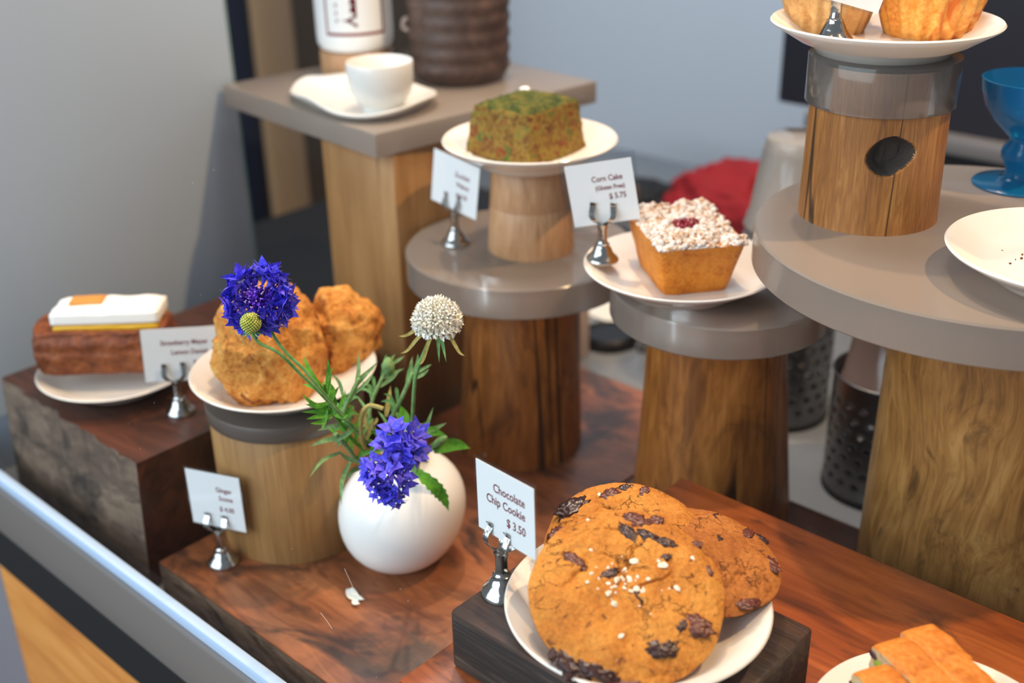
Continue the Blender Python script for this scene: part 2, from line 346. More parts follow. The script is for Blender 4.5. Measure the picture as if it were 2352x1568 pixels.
        o.location = loc if parent else (loc[0], loc[1], loc[2]+OFF)
        if subd:
            x = o.modifiers.new('sub', 'SUBSURF'); x.levels = subd; x.render_levels = subd
        return o
def smooth_path(P, n):
    m = len(P); out = []
    for i in range(n):
        u = i/(n-1)*(m-1); k = min(int(u), m-2); t = u-k
        p0, p1, p2, p3 = P[max(k-1, 0)], P[k], P[k+1], P[min(k+2, m-1)]
        out.append(.5*((2*p1)+(p2-p0)*t+(2*p0-5*p1+4*p2-p3)*t*t+(3*p1-p0-3*p2+p3)*t**3))
    return out
def tag(o, label, cat, group=None):
    o['label'] = label; o['category'] = cat
    if group: o['group'] = group
    return o
def thing(name, label, cat, loc, rz=0, group=None):
    o = bpy.data.objects.new(name, None); C.objects.link(o); o.empty_display_size = .02
    o.location = (loc[0], loc[1], loc[2]+OFF); o.rotation_euler = (0, 0, rz); return tag(o, label, cat, group)
def structure(o): o['kind'] = 'structure'; return o
def dup(root, loc, rz=None, label=None, group=None):
    r = root.copy(); C.objects.link(r); r.location = (loc[0], loc[1], loc[2]+OFF)
    if rz is not None: r.rotation_euler = (0, 0, rz)
    if label: r['label'] = label
    if group: r['group'] = group
    for ch in list(root.children):
        c = ch.copy(); C.objects.link(c); c.parent = r
        for gch in ch.children:
            d = gch.copy(); C.objects.link(d); d.parent = c
    return r
def orient(X, Uv):
    X = Vector(X).normalized(); Uv = Vector(Uv); Uv = (Uv-X*Uv.dot(X)).normalized(); Y = Uv.cross(X)
    return Matrix((X, Y, Uv)).transposed().to_euler()
def text_mesh(name, s, size, m, parent, x, z, y, align='RIGHT', bold=0):
    cu = bpy.data.curves.new(name, 'FONT'); cu.body = s; cu.size = size; cu.align_x = align; cu.align_y = 'BOTTOM'; cu.extrude = .00004; cu.offset = bold; cu.resolution_u = 3
    t = bpy.data.objects.new(name, cu); C.objects.link(t)
    dg = bpy.context.evaluated_depsgraph_get(); dg.update()
    me = bpy.data.meshes.new_from_object(t.evaluated_get(dg)); bpy.data.objects.remove(t)
    me.name = name; me.materials.clear(); me.materials.append(m)
    o = bpy.data.objects.new(name, me); C.objects.link(o); o.parent = parent
    o.rotation_euler = (PI/2, 0, 0); o.location = (x, y, z)
    for v in me.vertices: v.co.x *= .84
    return o
# ------------------------------------------------------------------ the setting
def slab_box(name, lo, hi, m, mis=None, bevel=.002, wave=None, kind=None):
    b = MB(); b.box((0, 0, 0), (hi[0]-lo[0], hi[1]-lo[1], hi[2]-lo[2]), mis=mis)
    return b.build(name, m, None, lo, bevel=bevel, auto=30)
structure(slab_box('floor', (-5, -2.5, -OFF-.05), (4, 4, -OFF), M['floor'], bevel=0))
structure(slab_box('wall_back', (-1.96, 2.10, -OFF), (3.2, 2.2, 1.3), M['wall'], bevel=0))
structure(slab_box('wall_side', (-2.25, .6, -OFF), (-2.10, 2.5, 1.3), M['brownwall'], bevel=0))
structure(slab_box('trim_1', (-2.10, 1.402, -OFF), (-1.98, 1.492, 1.0), M['tan'], bevel=.003))
structure(slab_box('trim_2', (-2.10, 1.20, -OFF), (-2.0, 1.4015, 1.0), M['navy'], bevel=.003))
b = MB(); b.box((0, 0, 0), (.012, .352, 1.1)); wl = b.build('wall_left', M['panel'], None, (-1.113, .388, -.64), bevel=.0015); structure(wl)
b = MB(); b.box((0, .3521, 0), (.012, .3545, 1.1)); e = b.build('edge', M['paneledge'], wl)

# counter: worktop, steel lip, glass edge, wooden front
ct = thing('display_counter', 'counter with grey worktop, satin steel lip and orange wood front', 'counter', (-.4, .4, -1.56))
def cpart(name, lo, hi, m, bevel=.001):
    b = MB(); b.box(lo, hi); o = b.build(name, m, ct, bevel=bevel); o.location = (.4, -.4, 1.56); return o
cpart('worktop', (-1.47, .3625, -.665), (1.1, 1.74, -.64), M['worktop'])
cpart('steel_lip', (-1.9, .346, -.650), (1.1, .3620, -.592), M['lip'], .004)
cpart('front_panel', (-1.082, .362, -1.46), (1.1, .380, -.7125), M['panelwood'])
cpart('cabinet_body', (-1.40, .382, -1.46), (1.1, 1.70, -.666), M['blackmatte'])
cpart('shadow_gap_strip', (-1.9, .352, -.712), (1.1, .3612, -.6505), M['blackmatte'])  # black strip standing in for the shaded gap below the lip
cpart('side_panel', (-1.9, .362, -1.46), (-1.083, .380, -.7125), plain('grey_side_panel', lin(120, 116, 120), .6))
cpart('plinth', (-1.38, .50, -1.56), (1.0, 1.66, -1.461), M['blackmatte'])

gp = thing('glass_screen', 'clear upright glass screen along the counter front', 'glass screen', (-.4, .3555, -.5915))
b = MB(); b.box((-1.5, -.003, .012), (1.2, .003, .80)); b.build('pane', M['pane'], gp, auto=30, smooth=False)
b = MB(); b.box((-1.5, -.006, 0), (1.2, .0035, .0115)); b.build('bottom_edge', M['rail'], gp, bevel=.002)
b = MB(); rnd = random.Random(3)
def speck(t, z, r):
    b.blob((t, -.0034, z), r, 1, .4, 60, rnd.random()*9, sc=(1, .3, 1))
for k in range(70):
    t = rnd.uniform(-.52, .28); z = rnd.uniform(.02, .52); speck(t, z, rnd.choice((.00018, .00022, .0003)))
for (px, pz, an, ln) in ((-.07, .16, -1.1, .02), (-.02, .07, .7, .010), (-.10, .11, -.6, .013), (-.145, .33, .5, .008)):
    b.tube([(px, -.0035, pz), (px+.5*ln*math.cos(an)+.001, -.0035, pz+.5*ln*math.sin(an)), (px+ln*math.cos(an), -.0035, pz+ln*math.sin(an))], .00011, 4)
o = b.build('dust', M['dust'], gp); o['kind'] = 'stuff'; o['label'] = 'pale dust specks and scratches on the glass'

# boards on the counter
def board(name, label, lo, hi, top, face, mi_front=1, jag=0, seed=0):
    """a slab with its own cut or live front edge"""
    b = MB(); W, D, H = hi[0]-lo[0], hi[1]-lo[1], hi[2]-lo[2]; n = 60; rn = random.Random(seed)
    vs = []; J = [jag*(noise.noise(Vector((i*.18, seed, 0)))+.5*noise.noise(Vector((i*.6, seed, 3)))) for i in range(n+1)]
    for i in range(n+1):
        x = W*i/n; j = J[i] if jag else 0
        vs += [(x, 0, 0), (x, j*.6+.5*abs(jag), H*.55), (x, j+abs(jag), H), (x, D, H), (x, D, 0)]
    fs = []; mi = []
    for i in range(n):
        a, c = i*5, i*5+5
        for k, q in ((0, 1), (1, 1), (2, 0), (3, 2), (4, 2)):
            k2 = (k+1) % 5; b.add([vs[a+k], vs[c+k], vs[c+k2], vs[a+k2]], [(0, 1, 2, 3)], q)
    b.add(vs[:5], [(0, 1, 2, 3, 4)], 3); b.add(vs[-5:], [(4, 3, 2, 1, 0)], 3)
    o = b.build(name, [top, face[0], face[1], face[2]], None, lo, bevel=.0015 if not jag else 0, auto=32)
    return tag(o, label, 'board')
board('wooden_board', 'tall dark walnut slab with rough live edge under the iced pastry', (-1.049, .390, -.64), (-.805, .672, -.513), M['slabdark'], (M['barklive'], M['slabdark'], M['slabdark']), jag=.007, seed=2)
b = MB(); fp = [(0, 0), (.3425, 0), (.3425, .286), (.228, .286), (.228, .522), (0, .522)]; H = .04
for i in range(6):
    (x0, y0), (x1, y1) = fp[i], fp[(i+1) % 6]; b.add([(x0, y0, 0), (x1, y1, 0), (x1, y1, H), (x0, y0, H)], [(0, 1, 2, 3)], 1 if i == 0 else 0)
b.add([(x, y, H) for x, y in fp], [(0, 1, 2, 3), (0, 3, 4, 5)]); b.add([(x, y, 0) for x, y in fp], [(3, 2, 1, 0), (5, 4, 3, 0)])
o = b.build('wooden_board', [M['slab'], M['bark']], None, (-.784, .390, -.64), bevel=.0015, auto=32); tag(o, 'low brown walnut slab under the white bud vase', 'board')
board('wooden_board', 'reddish walnut slab under the dark block and biscotti plate', (-.4405, .3630, -.64), (.62, .676, -.51), M['slabred'], (M['bark'], M['slabred'], M['slabred']))
board('wooden_board', 'dark board behind the red slab, under two tapered log stands', (-.554, .6775, -.64), (.62, .828, -.6), M['slabdark'], (M['slabdark'],)*3)
b = MB(); b.box((0, 0, 0), (.1796, .1335, .0455), mis=[0, 0, 1, 1, 1, 1])
o = b.build('wooden_block', [M['block'], M['blockedge']], None, (-.4236, .3945, -.51), bevel=.003, auto=30)
tag(o, 'charred dark wooden block under the cookie plate', 'block')

# ------------------------------------------------------------------ stands
def lerp_prof(rows): return rows
def log_column(b, r0, r1, h, seed=0, hole=None, seg=120, rings=60, tilt=(0, 0)):
    vs = []; mis = []
    for i in range(rings+1):
        u = i/rings; z = h*u; r = r0+(r1-r0)*(u**.85)
        for j in range(seg):
            a = 2*PI*j/seg
            k = 1+.012*noise.noise(Vector((math.cos(a)*1.3, math.sin(a)*1.3, z*6+seed)))+.004*noise.noise(Vector((math.cos(a)*6, math.sin(a)*6, z*4+seed)))
            rr = r*k; x, y = rr*math.cos(a)+tilt[0]*u, rr*math.sin(a)+tilt[1]*u
            vs.append((x, y, z))
    def inhole(a, z):
        if not hole: return 9
        da = (a-hole[0]+PI) % (2*PI)-PI; wx = da*r0/hole[2]; wz = (z-hole[1])/hole[3]
        wx += .10*noise.noise(Vector((a*3, z*40, 2))); wz += .10*noise.noise(Vector((a*3, z*40, 5)))
        d = math.hypot(wx*(1.12 if wx > 0 else 1), (wz-.15*wx)*(1+.55*max(0, wx))); return d
    if hole:
        for i in range(rings+1):
            for j in range(seg):
                a = 2*PI*j/seg; z = h*i/rings; d = inhole(a, z)
                if d < 1:
                    x, y, zz = vs[i*seg+j]; dep = min(1, (1-d)*3.5)*.015*(1+.12*noise.noise(Vector((a*6, z*60, 1)))); L = math.hypot(x, y); vs[i*seg+j] = (x*(1-dep/L), y*(1-dep/L), zz)
    o0 = len(b.v); b.v += vs
    for i in range(rings):
        for j in range(seg):
            j2 = (j+1) % seg; b.f.append((o0+i*seg+j, o0+i*seg+j2, o0+(i+1)*seg+j2, o0+(i+1)*seg+j))
            b.mi.append(1 if inhole(2*PI*(j+.5)/seg, h*(i+.5)/rings) < .97 else 0)
    b.f.append(tuple(o0+j for j in range(seg))[::-1]); b.mi.append(0)
    b.f.append(tuple(o0+rings*seg+j for j in range(seg))); b.mi.append(0)
def disc(b, R, th, rc, ceil, cx, cy, hx, hy, z0, seg=128):
    """acrylic disc; if rc, with a round recess underneath that fits over the log top at (hx, hy)"""
    c = .0015
    rows = ([(0, ceil, hx, hy), (rc, ceil, hx, hy), (rc, 0, hx, hy)] if rc else [(0, 0, cx, cy)])+[(R-c, 0, cx, cy), (R, c, cx, cy), (R, th-c, cx, cy), (R-c, th, cx, cy), (0, th, cx, cy)]
    n = len(rows); vs = []
    for j in range(seg):
        a = 2*PI*j/seg
        for r, z, x, y in rows: vs.append((x+r*math.cos(a), y+r*math.sin(a), z+z0))
    fs = []
    for j in range(seg):
        j2 = (j+1) % seg
        for i in range(n-1):
            p, q, r, t = j*n+i, j2*n+i, j2*n+i+1, j*n+i+1
            fs.append((p, r, t) if rows[i][0] == 0 else ((p, q, t) if rows[i+1][0] == 0 else (p, q, r, t)))
    b.add(vs, fs)
def stand(label, base, h, r0, r1, logm, dsc=None, tilt=(0, 0), seed=0, hole=None, name='log_stand', seg=120, rings=60):
    t = thing(name, label, 'stand', base)
    b = MB(); log_column(b, r0, r1, h, seed, hole, seg, rings, tilt); b.build('wood_column', [logm, M['char']], t, auto=50)
    if dsc:
        am = M['acrylicdense'] if dsc[5] == 0 else M['acrylic']
        dx, dy, R, z, th, rc, ceil = dsc
        b = MB(); disc(b, R, th, rc, ceil, dx, dy, tilt[0], tilt[1], z); b.build('acrylic_top', am, t, auto=35)['label'] = 'frosted clear acrylic top'
    return t
# log under the green loaf
stand('squat tapered log stand with round acrylic top, holding the green loaf and its riser', (-.684, .748, -.6), .1895, .062, .0545, M['logwarm'], (-.010, .016, .1095, .174, .029, .0565, .0162), tilt=(.0, .008), seed=1)
stand('flared tapered log stand with round acrylic top, holding the corn cake plate', (-.478, .782, -.6), .2165, .0725, .056, M['log'], (.006, -.016, .0915, .1965, .027, .0580, .0206), tilt=(.004, -.014), seed=4)
stand('widest log stand, wavy grain, under the large round acrylic table', (-.247, .834, -.6), .2745, .099, .096, M['logwavy'], (-.028, -.031, .1655, .2746, .0289, 0, 0), seed=7)
ha = math.atan2(-.785, .362)+.27                               # the knot hole looks towards the street
stand('old oak pillar with a dark knot hole on the large acrylic table', (-.362, .787, -.2965), .1155, .0505, .0488, M['pillar'], None, seed=11, hole=(ha, .0585, .0195, .0148), name='pillar_stand', seg=460, rings=240)
t = [o for o in C.objects if o.name.startswith('pillar_stand')][0]
b = MB(); b.lathe([(0, .0302), (.0503, .0302), (.0503, 0), (.0527, 0), (.0530, .0005), (.0530, .0330), (.0527, .0335), (0, .0335)], 96)
b.build('acrylic_cap', M['sleeveacr'], t, (0, 0, .0855), auto=35)['label'] = 'frosted clear acrylic cap over the pillar top'
# veneered cylinder under the scones
t = thing('round_stand', 'light oak cylinder with dark acrylic cap under the scone plate', 'stand', (-.7385, .5087, -.6))
b = MB(); b.lathe([(0, 0), (.0649, 0), (.0654, .0008), (.0654, .1205), (.0649, .1212), (0, .1212)], 96); b.build('wood_column', M['oak'], t, auto=40)
b = MB(); b.lathe([(0, .1213), (.0668, .1213), (.0672, .1218), (.0672, .1346), (.0668, .1351), (0, .1351)], 96); b.build('acrylic_cap', plain('smoky_acrylic', lin(92, 80, 72), .35), t, auto=40)
# small pale riser under the green loaf plate
t = thing('round_stand', 'small pale beech cylinder with a seam, under the green loaf plate', 'stand', (-.6835, .768, -.397))
b = MB(); b.lathe([(0, 0), (.0405, 0), (.0409, .0006), (.0388, .0440), (.0384, .0446), (0, .0446)], 80); b.build('lower_round', M['beech'], t, auto=40)
b = MB(); b.lathe([(0, .0447), (.0384, .0447), (.0387, .0453), (.0360, .0838), (.0355, .0844), (0, .0844)], 80); b.build('upper_round', M['beech'], t, auto=40)
# square stand at the back
K = 1.045
t = thing('post_stand', 'square timber post with square acrylic top at the back', 'stand', (-.864, .766, -.64))
b = MB(); b.box((-.0548, -.0548, 0), (.0548, .0548, .3232)); b.build('wood_post', M['post'], t, bevel=.004)
b = MB(); q = [(-1.047, .688), (-.774, .661), (-.744, .942), (-1.017, .968)]
vs = [(x*K+.864, y*K-.766, z) for z in (.3234, .3474) for x, y in q]
b.add(vs, [(3, 2, 1, 0), (4, 5, 6, 7), (0, 1, 5, 4), (1, 2, 6, 5), (2, 3, 7, 6), (3, 0, 4, 7)]); b.build('acrylic_top', M['acrylicdense'], t, bevel=.002)['label'] = 'frosted square acrylic top'

# ------------------------------------------------------------------ plates
PLATE = [(0, .0035), (.040, .0035), (.0425, 0), (.0465, 0), (.0495, .0045), (.060, .0088), (.0735, .0170), (.0792, .0203), (.0800, .0217), (.0790, .0228), (.0735, .0200), (.062, .0128), (.053, .0090), (.042, .0077), (0, .0074)]
def plate(label, x, y, zrim, s=1.0):
    b = MB(); b.lathe([(r*s, z*s) for r, z in PLATE], 128)
    o = b.build('plate', M['glaze'], None, (x, y, zrim-.0225*s), auto=60); return tag(o, label, 'plate', 'white pastry plates')
plate('small white plate under the iced pastry, lowest at far left', -.944, .4655, -.4905, .92)
plate('white plate holding two craggy scones', -.7387, .5109, -.4427, .984)
plate('white plate holding the green loaf', -.6818, .7657, -.2900)
plate('white plate holding the sugared corn cake', -.4918, .7371, -.3540)
plate('white plate of muffins, highest of all the plates', -.3672, .7925, -.1550)
plate('nearly empty white plate on the large acrylic table', -.2005, .7493, -.2740)
plate('front white plate loaded with chocolate chip cookies', -.3249, .4569, -.4420)
plate('white plate of biscotti at the lower right corner', -.156, .517, -.4875, .93)
# ------------------------------------------------------------------ price cards in chrome holders
HOLD = [(0, 0), (.0132, 0), (.0138, .0008), (.0137, .0022), (.0126, .0038), (.0106, .0056), (.0086, .0086), (.0072, .0118), (.0062, .0128), (.0059, .0150), (.0046, .0158), (.0040, .0182), (.0038, .0270), (.0044, .0300), (.0050, .0322), (.0030, .0330), (0, .0332)]
def ribbon(b, path, w, th=.0006):
    n = len(path); vs = []
    for i, (x, y, z) in enumerate(path):
        t = Vector(path[min(i+1, n-1)])-Vector(path[max(i-1, 0)]); t.normalize(); nn = Vector((1, 0, 0)).cross(t).normalized()*th/2
        for sx in (-1, 1):
            vs += [(x+sx*w/2+nn.x, y+nn.y, z+nn.z), (x+sx*w/2-nn.x, y-nn.y, z-nn.z)]
    fs = []
    for i in range(n-1):
        a, c = i*4, i*4+4
        fs += [(a, a+2, c+2, c), (a+1, c+1, c+3, a+3), (a, c, c+1, a+1), (a+2, a+3, c+3, c+2)]
    fs += [(0, 1, 3, 2), (n*4-4, n*4-2, n*4-1, n*4-3)]
    b.add(vs, fs)
HOLDER = None
def holder(label, x, y, z, yaw, k=1.0):
    global HOLDER
    if HOLDER is None:
        t = thing('card_holder', label, 'card holder', (x, y, z), yaw, 'chrome card holders')
        b = MB(); b.lathe(HOLD, 48); b.build('base', M['chrome'], t, auto=50)
        for sx in (-1, 1):
            b = MB()
            pts = [Vector(p) for p in ((.0012*sx, -.0006, .0325), (.0050*sx, -.0046, .0352), (.0086*sx, -.0056, .0400), (.0084*sx, -.0020, .0462), (.0082*sx, -.0012, .0480), (.0081*sx, -.0030, .0512))]
            ribbon(b, [tuple(p) for p in smooth_path(pts, 22)], .0046)
            pts = [Vector((p.x, -p.y, p.z)) for p in pts]; ribbon(b, [tuple(p) for p in smooth_path(pts, 22)], .0046)
            b.build('clip', M['chrome'], t, auto=50)
        HOLDER = t; t['label'] = label; return t
    return dup(HOLDER, (x, y, z), yaw, label)
def card(label, c, X, Uv, w, h, lines, sw=.003, sh=.0035, ox=0, oz=0, ink=None, bow=0):
    """lines: (text, size, right edge x, baseline z) measured from the card centre"""
    t = thing('price_card', label, 'price card', c, 0, 'printed price cards'); t.rotation_euler = orient(X, Uv)
    def sheet(w, h, th, name, m, dx=0, dz=0):
        b = MB(); n = 10; vs = []
        for i in range(n+1):
            x = -w/2+w*i/n; y = bow*((2*i/n-1)**2)
            vs += [(x+dx, y-th, -h/2+dz), (x+dx, y-th, h/2+dz), (x+dx, y+th, h/2+dz), (x+dx, y+th, -h/2+dz)]
        fs = [(0, 1, 2, 3), tuple(n*4+k for k in (3, 2, 1, 0))]
        for i in range(n):
            for k in range(4): a, k2 = i*4, (k+1) % 4; fs.append((a+k, a+4+k, a+4+k2, a+k2))
        b.add(vs, fs); return b.build(name, m, t, auto=40)
    sheet(w, h, .00018, 'paper', M['paper'])
    sheet(w+2*sw, h+2*sh, .00042, 'sleeve', M['sleeve'], ox, oz)
    for s, size, rx, bz in lines: text_mesh('lettering', s, size, ink or M['ink'], t, rx, bz, -.00026+min(0, bow*0), bold=.00011)
    return t
Z_HOLD = 'chrome bell-shaped card holder '
holder(Z_HOLD+'on the dark block, left of the cookies', -.4098, .4285, -.4645, -.115)
card('price card reading Chocolate Chip Cookie', (-.4045, .4278, -.3975), (.9923, -.1128, .0505), (-.047, .0338, .9983), .0535, .0490,
     [('Chocolate', .0083, .0185, .0062), ('Chip Cookie', .0083, .0185, -.0030), ('$ 3.50', .0083, .0185, -.0138)], .0018, .0026, 0, -.0002)
holder(Z_HOLD+'in front of the light oak cylinder', -.7395, .4270, -.6, .40)
card('price card reading Ginger Scone, in front of the oak cylinder', (-.7384, .4276, -.5364), (.9207, .3902, -.0041), (.0067, -.0052, 1.0), .0515, .0540,
     [('Ginger', .0066, .0170, .0080), ('Scone', .0066, .0170, -.0002), ('$ 4.00', .0066, .0170, -.0110)], .0018, .0020)
holder(Z_HOLD+'on the tall dark slab beside the iced pastry', -.8540, .4735, -.513, .95)
card('wide price card for the lemon pastry, left of the scones', (-.8503, .4801, -.4555), (.581, .8122, -.0525), (.0281, .0445, .9986), .0650, .0520,
     [('Strawberry Meyer', .0066, .0245, .0085), ('Lemon Danish', .0066, .0245, -.0010), ('$ 5.25', .0066, .0245, -.0120)], .0010, .0012)
holder(Z_HOLD+'on the round acrylic top, left of the beech riser', -.7445, .7272, -.397, -.013)
card('price card tucked below the green loaf plate', (-.7409, .7262, -.3362), (.9918, -.0155, -.1268), (.1271, .0213, .9917), .0605, .0515,
     [('Zucchini', .0066, .0185, .0065), ('Walnut', .0066, .0185, -.0028), ('$ 4.50', .0066, .0170, -.0130)], .0008, .0010)
holder(Z_HOLD+'on the rim of the corn cake plate', -.5475, .7030, -.3565, .59)
card('price card reading Corn Cake (Gluten Free), before the corn cake', (-.5479, .7025, -.2981), (.8175, .5484, .1759), (-.1417, -.1046, .9844), .054, .0519,
     [('Corn Cake', .0066, .0180, .0085), ('(Gluten Free)', .0052, .0190, .0015), ('$ 5.75', .0066, .0190, -.0070)], .0040, .0048, -.0002, .0008)
holder(Z_HOLD+'among the muffins on the highest plate', -.3925, .7660, -.1690, .75)
card('price card cut off by the top of the picture, among the muffins', (-.3807, .7627, -.1167), (.718, .638, -.279), (.18, .218, .959), .055, .050,
     [('Cheddar', .0066, .0190, .0085), ('Muffin', .0066, .0190, -.0010)], .0018, .0020)

# ------------------------------------------------------------------ pastries
def cookie(label, c, nrm, up, R, m, seed, chunks=(), salt=(), th=.019, spin=0):
    """a domed disc with cracks; local x/y in the plane of the cookie, z its thickness"""
    Zv = Vector(nrm).normalized(); Yv = Vector(up); Yv = (Yv-Zv*Yv.dot(Zv)).normalized(); Xv = Yv.cross(Zv)
    t = thing('chocolate_chip_cookie', label, 'cookie', c, 0, 'chocolate chip cookies'); t.rotation_euler = Matrix((Xv, Yv, Zv)).transposed().to_euler()
    b = MB(); NR, NA = 90, 260; S = Vector((seed*3.1, seed*1.7, seed))
    def edge(a): return 1+.030*noise.noise(Vector((math.cos(a)*1.3, math.sin(a)*1.3, seed)))+.018*noise.noise(Vector((math.cos(a)*4, math.sin(a)*4, seed+5)))
    def hgt(x, y, q):
        p = Vector((x, y, 0))
        z = th*.5*(1-q**5*.95)+.0022*noise.noise(p*42+S)*(1-q**8)+.0011*noise.noise(p*110+S)*(1-q**8)+.0005*noise.noise(p*330+S)
        w = p+Vector((noise.noise(p*55+S), noise.noise(p*55-S), 0))*.010+Vector((noise.noise(p*170+S), noise.noise(p*170-S), 0))*.004
        d, pts = noise.voronoi(w*34+S); e = d[1]-d[0]
        gate = max(0, min(1, (noise.noise(p*30+S*2)-.02)*4))
        if e < .10: z -= .0026*(1-e/.10)*gate*(1-q**6)
        return z
    for side in (0, 1):
        vs = [(0, 0, hgt(0, 0, 0) if side == 0 else -th*.5)]; fs = []
        for i in range(1, NR+1):
            q = i/NR
            for j in range(NA):
                a = 2*PI*j/NA; rr = R*edge(a)*(math.sin(q*PI/2)**.82 if side == 0 else q); x, y = rr*math.cos(a), rr*math.sin(a)
                vs.append((x, y, hgt(x, y, math.hypot(x, y)/(R*edge(a))*.999) if side == 0 else -th*.5*(1-.985*q**7)))
        for j in range(NA): fs.append((0, 1+j, 1+(j+1) % NA) if side == 0 else (0, 1+(j+1) % NA, 1+j))
        for i in range(NR-1):
            for j in range(NA):
                a0, a1, c0, c1 = 1+i*NA+j, 1+i*NA+(j+1) % NA, 1+(i+1)*NA+j, 1+(i+1)*NA+(j+1) % NA
                fs.append((a0, c0, c1, a1) if side == 0 else (a0, a1, c1, c0))
        if side == 1: NRs = NR
        b.add(vs, fs)
    b.build('dough', m, t, auto=180)
    rn = random.Random(seed)
    for (x, y, r, el, an, mm) in chunks:
        q = math.hypot(x, y)/R; cb = MB()
        cb.blob((0, 0, 0), r, 4, .55, 75, rn.random()*20, sc=(el, 1, .30)); o = cb.build('chocolate_chunk', M[mm], t, auto=180)
        o.location = (x, y, hgt(x, y, min(q, .98))-r*.10); o.rotation_euler = (0, 0, an)
    if salt:
        for (x, y, r) in salt:
            cb = MB(); cb.blob((0, 0, 0), r*1.25, 1, .9, 90, rn.random()*20, sc=(1.2, .9, .4)); o = cb.build('salt_flake', M['salt'], t, auto=20)
            o.location = (x, y, hgt(x, y, math.hypot(x, y)/R)+r*.2); o.rotation_euler = (0, 0, rn.random()*6)
    return t
hb = Vector((-.679, .734, 0))                                    # horizontal, away from the street
right = Vector((.734, .679, 0))
def slope(phi, roll=0):
    d = hb*math.cos(phi)+Vector((0, 0, math.sin(phi))); n = Vector((0, 0, 1))*math.cos(phi)-hb*math.sin(phi)
    n = n*math.cos(roll)+right*math.sin(roll); return d, n
# right-hand cookie and back cookie lie on the plate, the front one leans on them
d, n = slope(.10, .12)
cookie('cookie lying at the right of the plate, half under the front one', Vector((-.3090, .5020, -.4315)), n, d, .0480, M['cookiedark'], 5.3,
       [(.030, .020, .0035, 1.6, 1.0, 'chocred'), (.041, -.004, .004, 1.8, 1.9, 'chocred'), (.012, .034, .0028, 1.5, .4, 'choc'), (.020, -.038, .0045, 1.6, .3, 'chocred'), (.040, .022, .0026, 2.2, 2.3, 'choc'), (.010, .010, .0022, 1.5, .9, 'choc')], [])
d, n = slope(.30, -.06)
cookie('cookie at the back of the plate, showing above the front one', Vector((-.3530, .4800, -.4290)), n, d, .0500, M['cookie'], 8.1,
       [(-.030, .026, .0075, 1.5, .6, 'choc'), (.004, .041, .0032, 1.5, .2, 'choc'), (-.006, .035, .0042, 1.6, .5, 'chocred'), (.016, .036, .003, 1.4, .8, 'chocred'), (-.041, .004, .006, 1.4, 1.2, 'chocred')], [(-.012, .036, .0013)])
phi = .42; d, n = slope(phi, .05)
cf = Vector((-.2880, .4040, -.4565))+d*.0545+n*.0105
rs = random.Random(4)
salt = [(-.004+rs.gauss(0, .007), .004+rs.gauss(0, .007), rs.uniform(.0006, .0017)) for k in range(26)]
salt += [(-.004+rs.gauss(0, .026), .002+rs.gauss(0, .018), rs.uniform(.0004, .0011)) for k in range(18)]
salt += [(.028, .000, .0016), (.021, .014, .0021), (-.007, -.030, .0017), (.004, .017, .0021), (-.020, .026, .0012), (.039, .020, .0012)]
cookie('largest cookie in front, cracked and salted, tilted to the street', cf, n, d, .0570, M['cookie'], 2.2,
       [(-.034, -.043, .0075, 1.6, -.9, 'choc'), (-.020, -.047, .0060, 1.9, -.35, 'choc'), (-.044, -.036, .0028, 1.8, 1.2, 'choc'), (.016, -.036, .0055, 1.5, .1, 'choc'), (.036, -.022, .0062, 1.5, -.5, 'chocred'), (.028, -.023, .0026, 1.4, 1.0, 'choc'),
        (.010, .046, .0050, 1.9, -.4, 'chocred'), (.020, .047, .0036, 1.5, .5, 'chocred'), (.004, .036, .0034, 2.4, -.9, 'choc'), (.015, .034, .0032, 2.4, -.6, 'choc'), (.024, .030, .0032, 1.8, -.3, 'choc'), (.023, .020, .0024, 1.4, .3, 'choc'),
        (-.030, .018, .0034, 2.2, -.7, 'chocred'), (-.012, .008, .0030, 2.6, .5, 'choc'), (.004, -.004, .0028, 2.6, -.9, 'choc'), (.043, .031, .0028, 1.4, .3, 'chocred'), (-.004, -.055, .006, 1.5, .1, 'chocred'), (.048, .012, .0024, 1.6, 1.6, 'chocred')], salt)

def lumpy(name, label, cat, c, r, sc, m, seed, rz=0, amp=.28, sub=5, flat=-.62, group=None, parent=None, rough=1.0, tilt=(0, 0)):
    bm = bmesh.new(); bmesh.ops.create_icosphere(bm, subdivisions=sub, radius=1); S = Vector((seed, seed*2.3, -seed)); b = MB(); vs = []
    for v in bm.verts:
        d = v.co.normalized()
        k = 1+amp*noise.noise(d*1.3+S)+amp*.5*noise.noise(d*3.1+S)+rough*(.09*noise.noise(d*6+S)+.075*abs(noise.noise(d*11+S))+.035*noise.noise(d*24+S))
        q = d*k; q = Vector((math.copysign(abs(q.x)**.85, q.x), math.copysign(abs(q.y)**.85, q.y), q.z)); z = max(q.z, flat+.02*noise.noise(d*6+S))
        vs.append((q.x*sc[0]*r, q.y*sc[1]*r, (z-flat)*sc[2]*r))
    b.add(vs, [[x.index for x in f.verts] for f in bm.faces]); bm.free()
    o = b.build(name, m, parent, c, auto=180); o.rotation_euler = (tilt[0], tilt[1], rz)
    if label: tag(o, label, cat, group)
    return o
azf = math.atan2(-.734, .679)                                    # heading towards the street
lumpy('ginger_scone', 'larger golden scone behind the blue cornflower', 'scone', (-.7440, .4999, -.4578), .0463, (.92, 1.02, 1.22), M['scone'], 3.4, .5, .22, group='ginger scones')
lumpy('ginger_scone', 'smaller golden scone at the right rear of its plate', 'scone', (-.7322, .5725, -.4565), .0325, (.98, .90, 1.16), M['scone'], 8.9, 1.2, .26, group='ginger scones')

